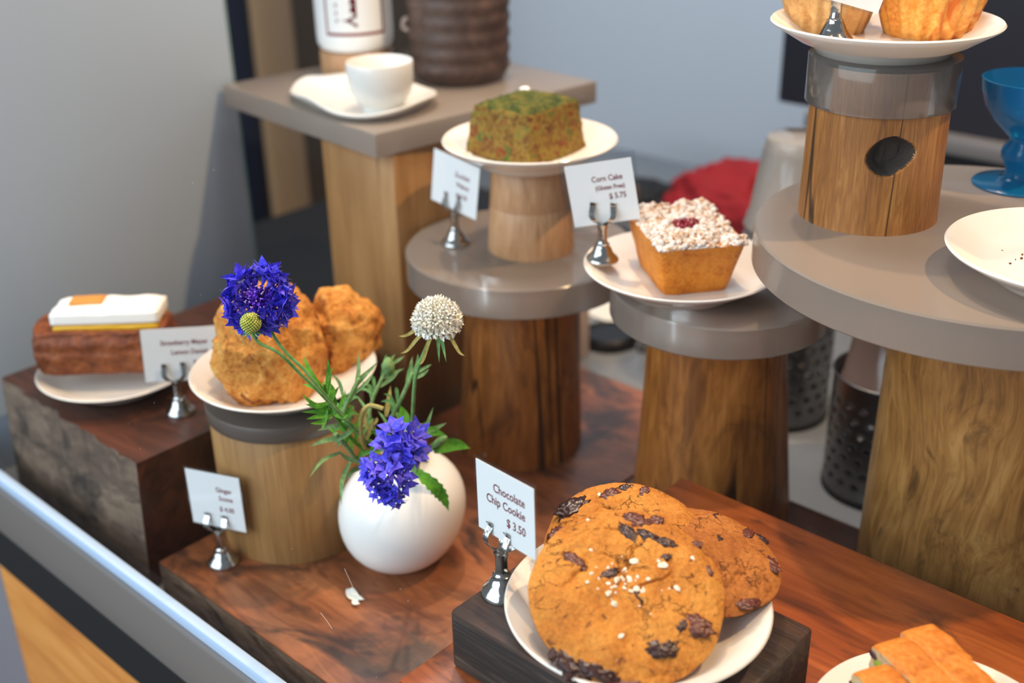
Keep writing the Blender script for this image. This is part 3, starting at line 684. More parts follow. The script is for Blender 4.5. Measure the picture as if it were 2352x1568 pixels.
def grid_block(b, nx, ny, nz, fn, mif=None):
    """surface of a unit block, each point passed through fn(u,v,w) -> xyz"""
    def face(n1, n2, f):
        vs = [fn(*f(i/n1, j/n2)) for i in range(n1+1) for j in range(n2+1)]
        fs = [(i*(n2+1)+j, (i+1)*(n2+1)+j, (i+1)*(n2+1)+j+1, i*(n2+1)+j+1) for i in range(n1) for j in range(n2)]
        return vs, fs
    for k, (n1, n2, f) in enumerate(((nx, ny, lambda a, c: (a, c, 0)), (nx, ny, lambda a, c: (a, c, 1)), (nx, nz, lambda a, c: (a, 0, c)), (nx, nz, lambda a, c: (a, 1, c)), (ny, nz, lambda a, c: (0, a, c)), (ny, nz, lambda a, c: (1, a, c)))):
        vs, fs = face(n1, n2, f); b.add(vs, fs, mif(k) if mif else 0)
def soft(u, r=.08):                                              # round the block corners slightly
    return u
# corn cake: small tapered loaf with sugared crumble and berry jam
t = thing('corn_cake', 'golden tapered corn cake topped with sugared crumble and red berry', 'cake', (-.4945, .7420, -.3690), azf+PI/2+.17)
b = MB()
def fn(u, v, w):
    X, Y, H = (.0545+.0185*w)*(u-.5), (.074+.026*w)*(v-.5), .043*w
    rr = .006; ax, ay = abs(X)-(.0545+.0185*w)/2, abs(Y)-(.074+.026*w)/2
    k = max(0, 1-abs(ax)/.008)*max(0, 1-abs(ay)/.008); X *= 1-.07*k; Y *= 1-.05*k
    if w < .12: X *= 1-.03*(1-w/.12)**2; Y *= 1-.03*(1-w/.12)**2
    nn = .0006*noise.noise(Vector((X, Y, H))*90); return (X+nn, Y+nn, H)
grid_block(b, 24, 30, 16, fn); b.build('cake_body', M['cakecrust'], t, auto=50)
b = MB(); rn = random.Random(12)
def top(x, y): return .0435+.004*noise.noise(Vector((x*60, y*60, 3)))+.0035*(1 if y > .02 else 0)*abs(noise.noise(Vector((x*40, y*40, 8))))*2
def fn(u, v, w):
    x, y = (u-.5)*.072, (v-.5)*.099; z = .0425 if w == 0 else top(x, y)+.006*(1-max(abs(u-.5), abs(v-.5))*2)**.5
    d = math.hypot(x+.001, y+.006)
    if w > 0 and d < .012: z -= .004*(1-d/.012)
    return (x, y, z+(w*.002*noise.noise(Vector((x, y, 0))*180)))
grid_block(b, 50, 60, 2, fn)
for k in range(330):
    x, y = rn.uniform(-.0355, .0355), rn.uniform(-.049, .049)
    if math.hypot((x+.001)*.8, y+.006) < .0095: continue
    e = max(abs(x)/.0355, abs(y)/.049)
    b.blob((x, y, top(x, y)+.0045*(1-e)**.5+.0006), rn.uniform(.0016, .0034)*(1.25 if y > .03 else 1), 1, .45, 60, rn.random()*30, sc=(1, rn.uniform(.7, 1.2), .8))
b.build('crumble_topping', M['crumble'], t, auto=180)
b = MB()
for k in range(22): b.blob((-.001+rn.uniform(-.0105, .0105), -.0075+rn.uniform(-.007, .006), .0480+rn.uniform(-.001, .0015)), rn.uniform(.0030, .0042), 2, .2, 60, k)
b.build('berry_jam', M['berry'], t, auto=180)

# green loaf
t = thing('green_loaf', 'craggy green and brown loaf slice on the middle plate', 'cake', (-.6890, .7690, -.3048), azf+PI/2-.72)
b = MB()
def fn(u, v, w):
    f = 1-.16*w; X, Y = .078*(u-.5)*f, .084*(v-.5)*f
    e = max(abs(u-.5), abs(v-.5))*2; H = .045*w+(.006*(1-e**3) if w > .9 else 0)*(w-.9)*10
    p = Vector((X, Y, H)); c = (abs(u-.5)*2)**6*(abs(v-.5)*2)**6; X *= 1-.02*c; Y *= 1-.02*c
    nn = Vector((noise.noise(p*55), noise.noise(p*55+Vector((7, 0, 0))), noise.noise(p*70+Vector((0, 9, 0)))))*.0018+Vector((noise.noise(p*190), noise.noise(p*190+Vector((5, 0, 0))), noise.noise(p*210)))*.0012
    if w < .05: nn.z = 0
    return (X+nn.x, Y+nn.y, H+nn.z)
grid_block(b, 44, 48, 26, fn, lambda k: 1 if k == 1 else 0)
o = b.build('loaf', [M['loaf'], M['loaftop']], t, auto=180)
b = MB(); rn = random.Random(5)
for k in range(90):
    x, y = rn.uniform(-.028, .028), rn.uniform(-.033, .033); b.blob((x, y, .0495-.003*max(abs(x)/.028, abs(y)/.033)**3), rn.uniform(.001, .0024), 1, .5, 60, k, sc=(1.2, 1, .6))
b.build('green_topping', M['loaftop'], t, auto=180)
b = MB()
for k in range(10): b.blob((-.030+rn.uniform(-.004, .004), -.041+rn.uniform(-.003, .003), .0012+rn.uniform(0, .001)), .0014, 1, .4, 50, k)
b.build('white_crumbs', M['cream'], t, auto=180); b = MB()
for k in range(6): b.blob((-.026+rn.uniform(-.003, .004), .030+rn.uniform(-.003, .003), .0475), .0024, 1, .4, 50, k)
b.build('white_crumbs', M['cream'], t, auto=180)

# iced danish
dx = Vector((.76, .65, 0)); t = thing('iced_pastry', 'dark glossy pastry bar topped with white meringue and yellow curd', 'pastry', (-.9430, .4600, -.4840), math.atan2(.70, .715))
b = MB()
def fn(u, v, w):
    X, Y, H = .122*(u-.5), .056*(v-.5), .040*w
    bul = 1+.10*math.sin(PI*w)-.12*(2*abs(u-.5))**5-.05*w; Y *= bul; X *= 1+.05*math.sin(PI*w)-.10*(abs(v-.5)*2)**4
    gv = .0006*math.sin(w*PI*6); p = Vector((X, Y, H)); k = noise.noise(p*60)*.0016+noise.noise(p*150)*.0006
    s = 1 if v > .5 else -1; Y += s*gv*(.5 if abs(v-.5) < .49 else 1); H += .003*(1-(2*abs(v-.5))**2)*(1 if w > .95 else 0); return (X+k, Y+k, H+k*(w > .05))
grid_block(b, 40, 20, 28, fn); b.build('pastry_shell', M['danish'], t, auto=180)
def pad(name, m, x0, x1, hw, z0, z1, bump):
    b = MB()
    def fn(u, v, w):
        e = (2*abs(u-.5))**4; f = (2*abs(v-.5))**4; X = x0+(x1-x0)*u; Y = hw*(v-.5)*2; 
        H = z0+(z1-z0)*w-(z1-z0)*.35*w*max(e, f); p = Vector((X, Y, H)); k = bump*noise.noise(p*70); return (X, Y*(1-.06*e), H+k*w)
    grid_block(b, 24, 14, 6, fn); return b.build(name, m, t, auto=180)
pad('yellow_curd', M['curd'], -.041, .055, .0205, .0385, .0472, .0012)
pad('white_meringue', M['meringue'], -.042, .056, .0195, .0465, .0620, .0014)
pad('toasted_piece', M['toast'], -.026, .004, .0085, .0610, .0655, .001)

# muffins
def muffin(label, x, y, z, R, H, m, rz, flute=.085, seed=0):
    b = MB(); prof = []
    for i in range(34):
        u = i/33
        if u < .62: q = u/.62; r = R*(.74+.26*q**.8); zz = H*.62*q
        else: q = (u-.62)/.38; r = R*(1.02*math.cos(q*PI/2)**.75); zz = H*(.62+.38*math.sin(q*PI/2))
        prof.append((max(r, 0), zz))
    prof = [(0, 0)]+prof[:-1]+[(0, H)]; n = len(prof); seg = 160; vs = []
    for j in range(seg):
        a = 2*PI*j/seg
        for r, zz in prof:
            w = min(1, zz/H/.62); fl = flute*(math.cos(a*18)*.5+.5)**1.5*(1 if zz < .66*H else max(0, 1-(zz/H-.66)*5)); d = Vector((math.cos(a)*r, math.sin(a)*r, zz))
            k = 1-fl+.02*noise.noise(d*70+Vector((seed, 0, 0)))+.01*noise.noise(d*220); vs.append((d.x*k, d.y*k, zz+(.0016*noise.noise(d*80+Vector((0, seed, 0))) if zz > 0 else 0)))
    fs = []
    for j in range(seg):
        j2 = (j+1) % seg
        for i in range(n-1):
            a, c, e, f = j*n+i, j2*n+i, j2*n+i+1, j*n+i+1
            fs.append((a, e, f) if prof[i][0] == 0 else ((a, c, f) if prof[i+1][0] == 0 else (a, c, e, f)))
    b.add(vs, fs); o = b.build('muffin', m, None, (x, y, z), auto=180); o.rotation_euler = (0, 0, rz); return tag(o, label, 'muffin', 'fluted muffins')
muffin('pale fluted muffin behind the chrome holder, left on the highest plate', -.4190, .8050, -.1702, .0365, .050, M['muffinpale'], .2, seed=2)
muffin('golden fluted muffin at the right of the highest plate', -.3545, .8345, -.1702, .0395, .047, M['muffin'], .6, seed=7)

# biscotti
def biscotti(label, p0, rz, L, W, H, seed, tilt=(0, 0)):
    t = thing('biscotti', label, 'biscotti', p0, rz, 'pistachio biscotti'); t.rotation_euler = (tilt[0], tilt[1], rz)
    b = MB()
    def fn(u, v, w):
        X, Y, H_ = L*u, W*(v-.5), H*w
        H_ *= 1-.07*(2*abs(v-.5))**6-.12*(max(0, .14-u)/.14)**2
        p = Vector((X, Y, H_+seed)); k = .0010*noise.noise(p*90)+.0005*noise.noise(p*260)
        return (X+k, Y+k, H_+(k if w > .05 else 0))
    grid_block(b, 60, 16, 14, fn, lambda k: 1 if k in (2, 3, 4, 5) else 0); b.build('bar', [M['bisctop'], M['biscside']], t, auto=50)
    rn = random.Random(seed)
    for k in range(6):
        cb = MB(); cb.blob((0, 0, 0), rn.uniform(.0020, .0032), 2, .3, 50, k, sc=(1.7, .5, .9)); o = cb.build('pistachio', M['pist'], t, auto=180); o.location = (L*(.04+.16*k+rn.uniform(0, .05)), -W/2-.0002, H*rn.uniform(.3, .75))
    cb = MB(); cb.blob((0, 0, 0), .0034, 2, .3, 50, 3, sc=(.4, 1, .9)); o = cb.build('pistachio', M['pist'], t, auto=180); o.location = (-.0003, -W*.2, H*.5)
    for k in range(3):
        cb = MB(); cb.blob((0, 0, 0), .0026, 2, .4, 50, k+9, sc=(1.4, .5, .9)); o = cb.build('dried_cherry', M['cherry'], t, auto=180); o.location = (L*(.02+.3*k), -W/2-.0001, H*rn.uniform(.3, .7))
    return t
FLORA = {'cornflower_top':{'stem':[[-0.6326,0.4259,-0.3302],[-0.6221,0.4249,-0.3464],[-0.6128,0.4282,-0.359],[-0.6048,0.4358,-0.3725],[-0.5993,0.4442,-0.3905],[-0.6032,0.4653,-0.4219],[-0.6105,0.4939,-0.4602],[-0.6037,0.5229,-0.4809],[-0.5969,0.5282,-0.4847],[-0.6012,0.5286,-0.501]],'head':[-0.6269,0.4202,-0.3193]},'seed':{'stem':[[-0.6141,0.4024,-0.3298],[-0.6128,0.4032,-0.3372],[-0.6098,0.4058,-0.3422],[-0.6031,0.4144,-0.35],[-0.599,0.4276,-0.3701],[-0.5966,0.4402,-0.389],[-0.5976,0.4626,-0.4224],[-0.607,0.4951,-0.4634],[-0.5993,0.5212,-0.4804],[-0.5959,0.5287,-0.4854],[-0.5994,0.5292,-0.5027]],'head':[-0.6129,0.4017,-0.3256]},'white':{'stem':[[-0.546,0.5096,-0.3478],[-0.5472,0.5037,-0.3574],[-0.5524,0.4955,-0.3786],[-0.5566,0.495,-0.3965],[-0.5707,0.5038,-0.4322],[-0.582,0.5111,-0.4512],[-0.5959,0.5253,-0.4789],[-0.5989,0.5297,-0.5027]],'head':[-0.5464,0.5123,-0.3386]},'low':{'stem':[[-0.5533,0.4689,-0.436],[-0.5672,0.4895,-0.4472],[-0.5847,0.5133,-0.467],[-0.5964,0.5287,-0.4847],[-0.5989,0.5297,-0.5027]],'heads':[[-0.5499,0.4716,-0.4322],[-0.5467,0.4551,-0.4433],[-0.5469,0.4549,-0.457]]},'bud_tall':{'stem':[[-0.5874,0.5226,-0.4031],[-0.5919,0.5131,-0.4227],[-0.5963,0.5046,-0.4409],[-0.6,0.5093,-0.4631],[-0.5998,0.5241,-0.4799],[-0.6004,0.5304,-0.4995]],'leaves':[[[-0.587,0.5222,-0.4043],[-0.5901,0.5233,-0.3983],[-0.5912,0.5266,-0.3917]],[[-0.5874,0.5226,-0.4031],[-0.5871,0.527,-0.3969],[-0.5888,0.53,-0.39]],[[-0.5868,0.5224,-0.4043],[-0.582,0.5297,-0.4],[-0.5787,0.5345,-0.3974]],[[-0.5863,0.5209,-0.4073],[-0.5818,0.5269,-0.4044],[-0.5793,0.5316,-0.4009]]]},'bud_mid':{'stem':[[-0.6165,0.5238,-0.4064],[-0.6178,0.5138,-0.4197],[-0.6181,0.5057,-0.4315],[-0.6157,0.5001,-0.4434],[-0.6096,0.5063,-0.4655],[-0.6011,0.523,-0.4799],[-0.6011,0.5297,-0.4995]],'leaves':[[[-0.6172,0.5167,-0.4161],[-0.6191,0.521,-0.4069],[-0.6205,0.5248,-0.3993]],[[-0.6169,0.5174,-0.4155],[-0.6118,0.5245,-0.412],[-0.6069,0.5309,-0.4091]],[[-0.6163,0.5235,-0.407],[-0.6127,0.5292,-0.4035],[-0.6092,0.5346,-0.4002]],[[-0.6178,0.5122,-0.4221],[-0.6119,0.522,-0.4156],[-0.6091,0.5291,-0.4087]],[[-0.6156,0.5238,-0.4076],[-0.6164,0.5263,-0.4028],[-0.6152,0.5301,-0.3986]]],'bud':[-0.617,0.5233,-0.4064]},'shoot':{'stem':[[-0.6095,0.4882,-0.4013],[-0.611,0.4768,-0.4165],[-0.6118,0.4726,-0.4263],[-0.611,0.477,-0.4393],[-0.6075,0.4956,-0.4618],[-0.6006,0.5224,-0.4814],[-0.6007,0.5291,-0.501]],'leaves':[[[-0.6099,0.4836,-0.4077],[-0.6116,0.4898,-0.396],[-0.6158,0.4937,-0.3841]],[[-0.6101,0.4834,-0.4077],[-0.6068,0.4922,-0.399],[-0.6028,0.5017,-0.3903]],[[-0.6105,0.4792,-0.4136],[-0.605,0.49,-0.4049],[-0.6028,0.4966,-0.398]],[[-0.61,0.4878,-0.4013],[-0.6053,0.4955,-0.3961],[-0.6037,0.4997,-0.3921]],[[-0.614,0.4748,-0.4153],[-0.6195,0.4768,-0.4046],[-0.6245,0.4741,-0.397]]]},'shoot_left':{'stem':[[-0.5992,0.4475,-0.3858],[-0.6048,0.4528,-0.4043],[-0.6061,0.4648,-0.4302],[-0.6072,0.4784,-0.4539],[-0.6053,0.497,-0.4743],[-0.5995,0.5211,-0.4849],[-0.5994,0.5292,-0.5027]],'leaves':[[[-0.603,0.4513,-0.3976],[-0.6054,0.4566,-0.3862],[-0.6082,0.4596,-0.373]],[[-0.6026,0.4475,-0.3923],[-0.6079,0.4432,-0.3799],[-0.6159,0.444,-0.3674]],[[-0.601,0.4481,-0.3938],[-0.6042,0.4414,-0.3879],[-0.6108,0.4365,-0.386]],[[-0.6034,0.4531,-0.4057],[-0.6066,0.4433,-0.4046],[-0.6131,0.4365,-0.3943]],[[-0.6029,0.4526,-0.4072],[-0.6035,0.4577,-0.3986],[-0.6064,0.4588,-0.3928]],[[-0.6042,0.4545,-0.4139],[-0.6074,0.4476,-0.4085],[-0.6127,0.4382,-0.4038]],[[-0.6037,0.454,-0.4154],[-0.6077,0.4454,-0.4113],[-0.6127,0.4348,-0.4089]],[[-0.6033,0.4544,-0.4154],[-0.6056,0.4454,-0.4142],[-0.6089,0.4352,-0.4136]],[[-0.6028,0.4539,-0.4168],[-0.6033,0.4451,-0.418],[-0.6059,0.4361,-0.4165]],[[-0.6037,0.455,-0.4139],[-0.5974,0.4589,-0.417],[-0.5941,0.4624,-0.4162]],[[-0.6021,0.4545,-0.4168],[-0.6022,0.4577,-0.4072],[-0.603,0.4584,-0.4005]],[[-0.6056,0.4518,-0.4114],[-0.6031,0.447,-0.4176],[-0.6018,0.4433,-0.4228]]]},'shoot_low':{'stem':[[-0.6079,0.4593,-0.436],[-0.6078,0.4701,-0.4542],[-0.6086,0.4804,-0.4718],[-0.6028,0.4941,-0.4823],[-0.5986,0.5178,-0.4866],[-0.596,0.5281,-0.4884],[-0.5989,0.5297,-0.5027]],'leaves':[[[-0.605,0.4702,-0.4348],[-0.6113,0.4593,-0.4312],[-0.615,0.4481,-0.4314]],[[-0.6056,0.4653,-0.4416],[-0.6113,0.4533,-0.4403],[-0.6158,0.4405,-0.4419]],[[-0.6061,0.4658,-0.4401],[-0.6071,0.462,-0.4445],[-0.6057,0.4584,-0.4472]],[[-0.6052,0.4777,-0.4692],[-0.6106,0.4694,-0.4627],[-0.6119,0.4652,-0.4559]],[[-0.6031,0.4705,-0.4372],[-0.6047,0.4648,-0.4391],[-0.6068,0.4555,-0.4433]],[[-0.6075,0.463,-0.4539],[-0.6092,0.4462,-0.454],[-0.6093,0.4328,-0.4626]],[[-0.604,0.4677,-0.4632],[-0.5974,0.4534,-0.4711],[-0.5894,0.4444,-0.4845]],[[-0.6053,0.4878,-0.4767],[-0.6034,0.4702,-0.4716],[-0.6025,0.4607,-0.476]]]},'withered':{'stem':[[-0.5829,0.487,-0.4175],[-0.5885,0.4831,-0.4156],[-0.5918,0.4801,-0.4155],[-0.5949,0.4771,-0.4202],[-0.598,0.4762,-0.4311],[-0.6028,0.4797,-0.4466],[-0.6064,0.4878,-0.4637],[-0.6012,0.5069,-0.4765],[-0.596,0.5281,-0.4884]],'leaves':[[[-0.6069,0.5087,-0.4427],[-0.6087,0.5145,-0.4315],[-0.6109,0.5192,-0.4211]],[[-0.6009,0.4851,-0.441],[-0.605,0.4863,-0.4335],[-0.6065,0.4918,-0.4231]],[[-0.6021,0.4919,-0.4406],[-0.6013,0.4946,-0.4376],[-0.6017,0.4956,-0.4355]],[[-0.6045,0.4809,-0.431],[-0.6077,0.4774,-0.4249],[-0.6115,0.4764,-0.4165]],[[-0.6032,0.484,-0.451],[-0.6031,0.489,-0.4435],[-0.6033,0.4934,-0.4367]]]},'leafy_right':{'stem':[[-0.57,0.5312,-0.4604],[-0.5778,0.5254,-0.4698],[-0.5833,0.5236,-0.4763],[-0.5919,0.5249,-0.4852],[-0.5991,0.5294,-0.5027]],'leaves':[[[-0.5755,0.5279,-0.4693],[-0.5654,0.5397,-0.4656],[-0.5544,0.5479,-0.4686]],[[-0.5863,0.5169,-0.4593],[-0.5789,0.5276,-0.4535],[-0.5677,0.5358,-0.4568]],[[-0.5874,0.5166,-0.4581],[-0.5843,0.5239,-0.4515],[-0.5816,0.5297,-0.4464]],[[-0.5865,0.5171,-0.4587],[-0.5819,0.5259,-0.4519],[-0.5816,0.5361,-0.4367]],[[-0.5842,0.5207,-0.4564],[-0.5769,0.5304,-0.452],[-0.5704,0.5391,-0.4479]],[[-0.5783,0.5259,-0.4683],[-0.5747,0.5322,-0.4638],[-0.572,0.5371,-0.4602]],[[-0.592,0.5167,-0.4516],[-0.5986,0.5157,-0.4439],[-0.605,0.5148,-0.4361]],[[-0.5945,0.5144,-0.4515],[-0.5961,0.5179,-0.4439],[-0.601,0.5195,-0.4347]]]},'front_leaf':[[-0.5708,0.5051,-0.4761],[-0.5572,0.509,-0.4846],[-0.5512,0.5133,-0.4957],[-0.5486,0.5161,-0.5089]]}
br = -math.radians(30)
for i, (lx, ly, lz, sd, lab) in enumerate([(-.1926, .5552, -.4737, 1, 'biscotti bar at the back of the pile, nearest the log stand'), (-.1995, .5340, -.4737, 2, 'biscotti bar in the middle of the pile with a green nut at its end'),
        (-.1970, .5055, -.4737, 3, 'biscotti bar nearest the street, cut by the picture edge')]):
    biscotti(lab, (lx, ly, lz), br+(.03 if i == 1 else 0), .105, .0238, .0235, sd+4)
biscotti('biscotti bar in the lower layer, under the back of the pile', (-.1905, .5455, -.5014), br, .095, .025, .0272, 9)
biscotti('biscotti bar in the lower layer, under the front of the pile', (-.1960, .5180, -.5014), br, .095, .025, .0272, 11)

# crumbs and a bite on the emptier plate
rn = random.Random(8)
o = MB(); o.blob((0, 0, .006), .012, 3, .4, 50, 4, sc=(1, 1, .55)); o = o.build('pastry_remnant', M['danish'], None, (-.2260, .7760, -.2892), auto=180); tag(o, 'dark remnant of pastry at the right edge on the emptier plate', 'pastry')
b = MB()
for k in range(26): b.blob((rn.gauss(-.012, .022), rn.gauss(-.008, .018), .0006), rn.uniform(.0004, .0011), 1, .4, 50, k)
o = b.build('crumbs', M['danish'], None, (-.2120, .7560, -.2890)); o['kind'] = 'stuff'; tag(o, 'brown crumbs scattered on the emptier plate', 'crumbs')

# ------------------------------------------------------------------ vase and flowers
VX, VY = -.6270, .5306
def vshear(z): k = max(0, z/.125)**1.6*.016; return (.74*k+.0, .67*k)
VP = [(0, .003), (.014, .003), (.0165, 0), (.019, .0004), (.030, .0058), (.041, .0150), (.0485, .0270), (.0525, .0400), (.0540, .0530), (.0525, .0650), (.0480, .0770), (.0400, .0875), (.0300, .0955), (.0205, .1005), (.0150, .1045), (.0130, .1095), (.0128, .1160), (.0138, .1215), (.0155, .1250), (.0150, .1258), (.0135, .1248), (.0112, .1180), (.0110, .1090), (.0128, .1030), (.0280, .0930), (.044, .0760), (.049, .053), (.044, .03), (.025, .009), (0, .007)]
VPs = []
b = MB(); b.lathe(VP, 128, shear=vshear); o = b.build('bud_vase', M['vase'], None, (VX, VY, -.6), auto=180, subd=1)
tag(o, 'round matte white bud vase with narrow neck, holding the cornflowers', 'vase')
b = MB(); b.leaf([(-.011, .004, .0012), (0, -.001, .0012), (.010, .002, .0022)], .009, face=(0, 0, 1)); b.leaf([(.002, -.001, .0012), (.008, -.006, .002), (.013, -.005, .004)], .005, face=(0, 0, 1)); 
o = b.build('fallen_petal', M['cream'], None, (-.6165, .4690, -.5995), auto=180); tag(o, 'white fallen petal on the slab in front of the vase', 'petal')

TOC = Vector((.6117, -.6606, .4352))
def A(p): return Vector(p)
def flora(name, label, cat, base):
    return thing(name, label, cat, (0, 0, 0), 0)
def rel(pts): return [Vector(p) for p in pts]
def stem(t, pts, r0=.0012, r1=.0014, m='stem', name='stem'):
    P = smooth_path(rel(pts), 40); b = MB(); b.tube(P, [r0+(r1-r0)*i/39 for i in range(40)], 10); return b.build(name, M[m], t, auto=180)
def basis(n):
    n = Vector(n).normalized(); a = n.orthogonal().normalized(); return n, a, n.cross(a)
def floret(b, base, d, L, R, lobes, rn, mi=0, tube=.0007, twist=0):
    """trumpet floret: thin tube flaring to pointed lobes"""
    d = Vector(d).normalized(); n, a, c = basis(d); base = Vector(base); neck = base+d*L*.5; mouth = base+d*L*.72
    seg = lobes*2; rings = []
    for (p, r) in ((base, tube*.6), (neck, tube), (mouth, tube*2.6)):
        rings.append([p+(a*math.cos(2*PI*k/seg+twist)+c*math.sin(2*PI*k/seg+twist))*r for k in range(seg)])
    vs = [v for r in rings for v in r]; fs = []
    for i in range(2):
        for k in range(seg): k2 = (k+1) % seg; fs.append((i*seg+k, i*seg+k2, (i+1)*seg+k2, (i+1)*seg+k))
    for l in range(lobes):
        an = 2*PI*(l*2+.5)/seg+twist; rad = a*math.cos(an)+c*math.sin(an); k0, k1 = 2*seg+l*2, 2*seg+(l*2+1) % seg
        RR = R*rn.uniform(.8, 1.15); mid = mouth+d*L*.16+rad*RR*.52; tip = mouth+d*L*rn.uniform(.20, .34)+rad*RR; sd = rad.cross(d)*RR*.33; o = len(vs)
        vs += [mid+sd, mid-sd, tip, mid-d*L*.03]; fs += [(k0, o+3, o+1), (k0, k1, o+3), (k1, o, o+3), (o+3, o, o+2), (o+1, o+3, o+2)]
    b.add(vs, fs, mi)
def cornflower_head(t, c, n, R, seed, outer=18, inner=16, rings=3, prefix=''):
    n, a, cc = basis(n); c = Vector(c); rn = random.Random(seed)
    b = MB(); b.tube([c-n*.016, c-n*.0135, c-n*.009, c-n*.004, c], [.0014, .0042, .0052, .0044, .0030], 14); b.build('calyx', M['paleleaf'], t, auto=180)
    b = MB()
    for ring in range(rings):
        el = (.10, .42, .8)[ring]; L = R*(1.0, .86, .6)[ring]
        for k in range(outer if ring < 2 else int(outer*.7)):
            an = 2*PI*(k+.5*ring)/(outer if ring < 2 else int(outer*.7))+rn.uniform(-.12, .12); e = el+rn.uniform(-.14, .16)
            d = (a*math.cos(an)+cc*math.sin(an))*math.cos(e)+n*math.sin(e)
            floret(b, c, d, L*rn.uniform(.84, 1.08), R*.44, rn.choice((5, 6, 6, 7)), rn, tube=.0009, twist=rn.random())
    b.build('petals', M['blue'], t, auto=180)
    b = MB()
    for k in range(inner*3):
        an = rn.random()*2*PI; e = rn.uniform(.35, 1.5); d = (a*math.cos(an)+cc*math.sin(an))*math.cos(e)+n*math.sin(e); L = R*rn.uniform(.34, .56)
        b.tube([c, c+d*L*.6, c+d*L], [.0006, .0008, .0005], 5)
        if k % 2: floret(b, c+d*L*.2, d, L*.9, R*.17, 5, rn, tube=.0009)
    b.build('disc_florets', M['violet'], t, auto=180)
    b = MB()
    for k in range(inner*2):
        an = rn.random()*2*PI; e = rn.uniform(.75, 1.45); d = (a*math.cos(an)+cc*math.sin(an))*math.cos(e)+n*math.sin(e); b.blob(c+d*R*rn.uniform(.46, .60), .00052, 1, .2, 40, k)
    b.build('stamen_tips', M['lilac'], t, auto=180)
F = FLORA
def leaves(t, rows, widths, m, name='leaves', **kw):
    b = MB()
    for i, l in enumerate(rows): b.leaf(rel(l), widths[i % len(widths)], **kw)
    return b.build(name, M[m], t, auto=180)

t = flora('cornflower', 'large open blue cornflower at the upper left of the vase', 'flower', None)
stem(t, F['cornflower_top']['stem']); cornflower_head(t, F['cornflower_top']['head'], TOC+Vector((-.05, .05, .25)), .0270, 3, rings=2)
t = flora('seed_head', 'green round seed head in front of the upper cornflower', 'flower', None)
stem(t, F['seed']['stem'], .0011)
c = Vector(F['seed']['head']); b = MB(); b.blob(c, .0062, 3, .0, 40, 0); rn = random.Random(1)
for k in range(210):
    z = 1-2*(k+.5)/210; an = k*2.39996; d = Vector((math.sqrt(1-z*z)*math.cos(an), math.sqrt(1-z*z)*math.sin(an), z))
    b.blob(c+d*.0066, .00088, 1, .1, 40, k, sc=(1, 1, 1))
b.build('seeds', M['seedg'], t, auto=180)
b = MB()
for k in range(9):
    an = 2*PI*k/9; d = Vector((math.cos(an)*.7, math.sin(an)*.7, -.55)); p = c-Vector((0, 0, .0045)); b.leaf([p, p+d*.006, p+d*.0115+Vector((0, 0, .002))], .0012)
b.build('bracts', M['stem'], t, auto=180)

t = flora('scabious', 'cream white pincushion flower at the upper right of the vase', 'flower', None)
stem(t, F['white']['stem'], .0016, .0013)
c = Vector(F['white']['head']); up = Vector((.03, .02, 1)).normalized(); rn = random.Random(6); b = MB()
b.blob(c-up*.001, .0085, 2, .1, 40, 1, sc=(1, 1, .8))
for k in range(230):
    z = 1-1.30*(k+.5)/230; an = k*2.39996+rn.uniform(-.1, .1); s = math.sqrt(max(0, 1-z*z)); d = Vector((s*math.cos(an), s*math.sin(an), z))
    big = 1.5 if z < .12 else 1.0; floret(b, c-up*.004+d*.006, d+Vector((0, 0, -.1 if z < .1 else 0)), .0112*(1.12 if z < .1 else rn.uniform(.9, 1.08)), .0033*big, 4, rn, tube=.0007, twist=rn.random()*3)
b.build('petals', M['cream'], t, auto=180)
base = c-up*.0085
b = MB()
for k in range(14):
    an = 2*PI*k/14; d = Vector((math.cos(an), math.sin(an), -.15)); b.leaf([base, base+d*.006, base+d*.0115+up*.001], .0012)
b.build('inner_bracts', M['paleleaf'], t, auto=180)
b = MB()
for k, (an, L, dr) in enumerate(((3.6, .030, .012), (4.1, .027, .019), (4.9, .022, .022), (2.9, .020, .016), (.3, .022, .020))):
    d = Vector((math.cos(an), math.sin(an), 0)); b.leaf([base-up*.002, base+d*L*.45-up*dr*.35, base+d*L*.8-up*dr*.9, base+d*L-up*dr], .0026)
b.build('drooping_bracts', M['dryleaf'], t, auto=180)
b = MB()
for k, (an, L, dr) in enumerate(((5.6, .012, .024), (5.9, .016, .022))):
    d = Vector((math.cos(an), math.sin(an), 0)); b.leaf([base-up*.002, base+d*L*.5-up*dr*.4, base+d*L-up*dr], .0028)
b.build('green_bracts', M['stem'], t, auto=180)

t = flora('cornflower', 'drooping blue cornflower hanging in front of the vase', 'flower', None)
stem(t, F['low']['stem'])
h0, h1, h2 = [Vector(p) for p in F['low']['heads']]
b = MB(); rn = random.Random(21); n, a, cc = basis(TOC+Vector((-.1, .1, -.15)))
cen = (h0+h1)/2-TOC*.012
for (h, k0, R, sp) in ((h0, 15, .0240, .95), (h1, 17, .0220, 1.0), (h2, 10, .0170, .9)):
    for k in range(k0):
        an = rn.random()*2*PI; e = rn.uniform(.15, 1.45); d = (a*math.cos(an)+cc*math.sin(an))*math.cos(e)*sp+n*math.sin(e)+Vector((0, 0, .35 if h is h0 else (-.35 if h is h2 else -.05)))
        floret(b, h-TOC*.013, d, R*rn.uniform(.8, 1.05), R*.50, rn.choice((5, 6, 6)), rn, tube=.0010, twist=rn.random())
b.build('petals', M['blue'], t, auto=180)
b = MB()
for k in range(16):
    an = rn.random()*2*PI; e = rn.uniform(.5, 1.4); d = (a*math.cos(an)+cc*math.sin(an))*math.cos(e)+n*math.sin(e); floret(b, h0-TOC*.010-Vector((0, 0, .006)), d, .012, .0052, 5, rn, tube=.0008)
b.build('disc_florets', M['violet'], t, auto=180)
b = MB()
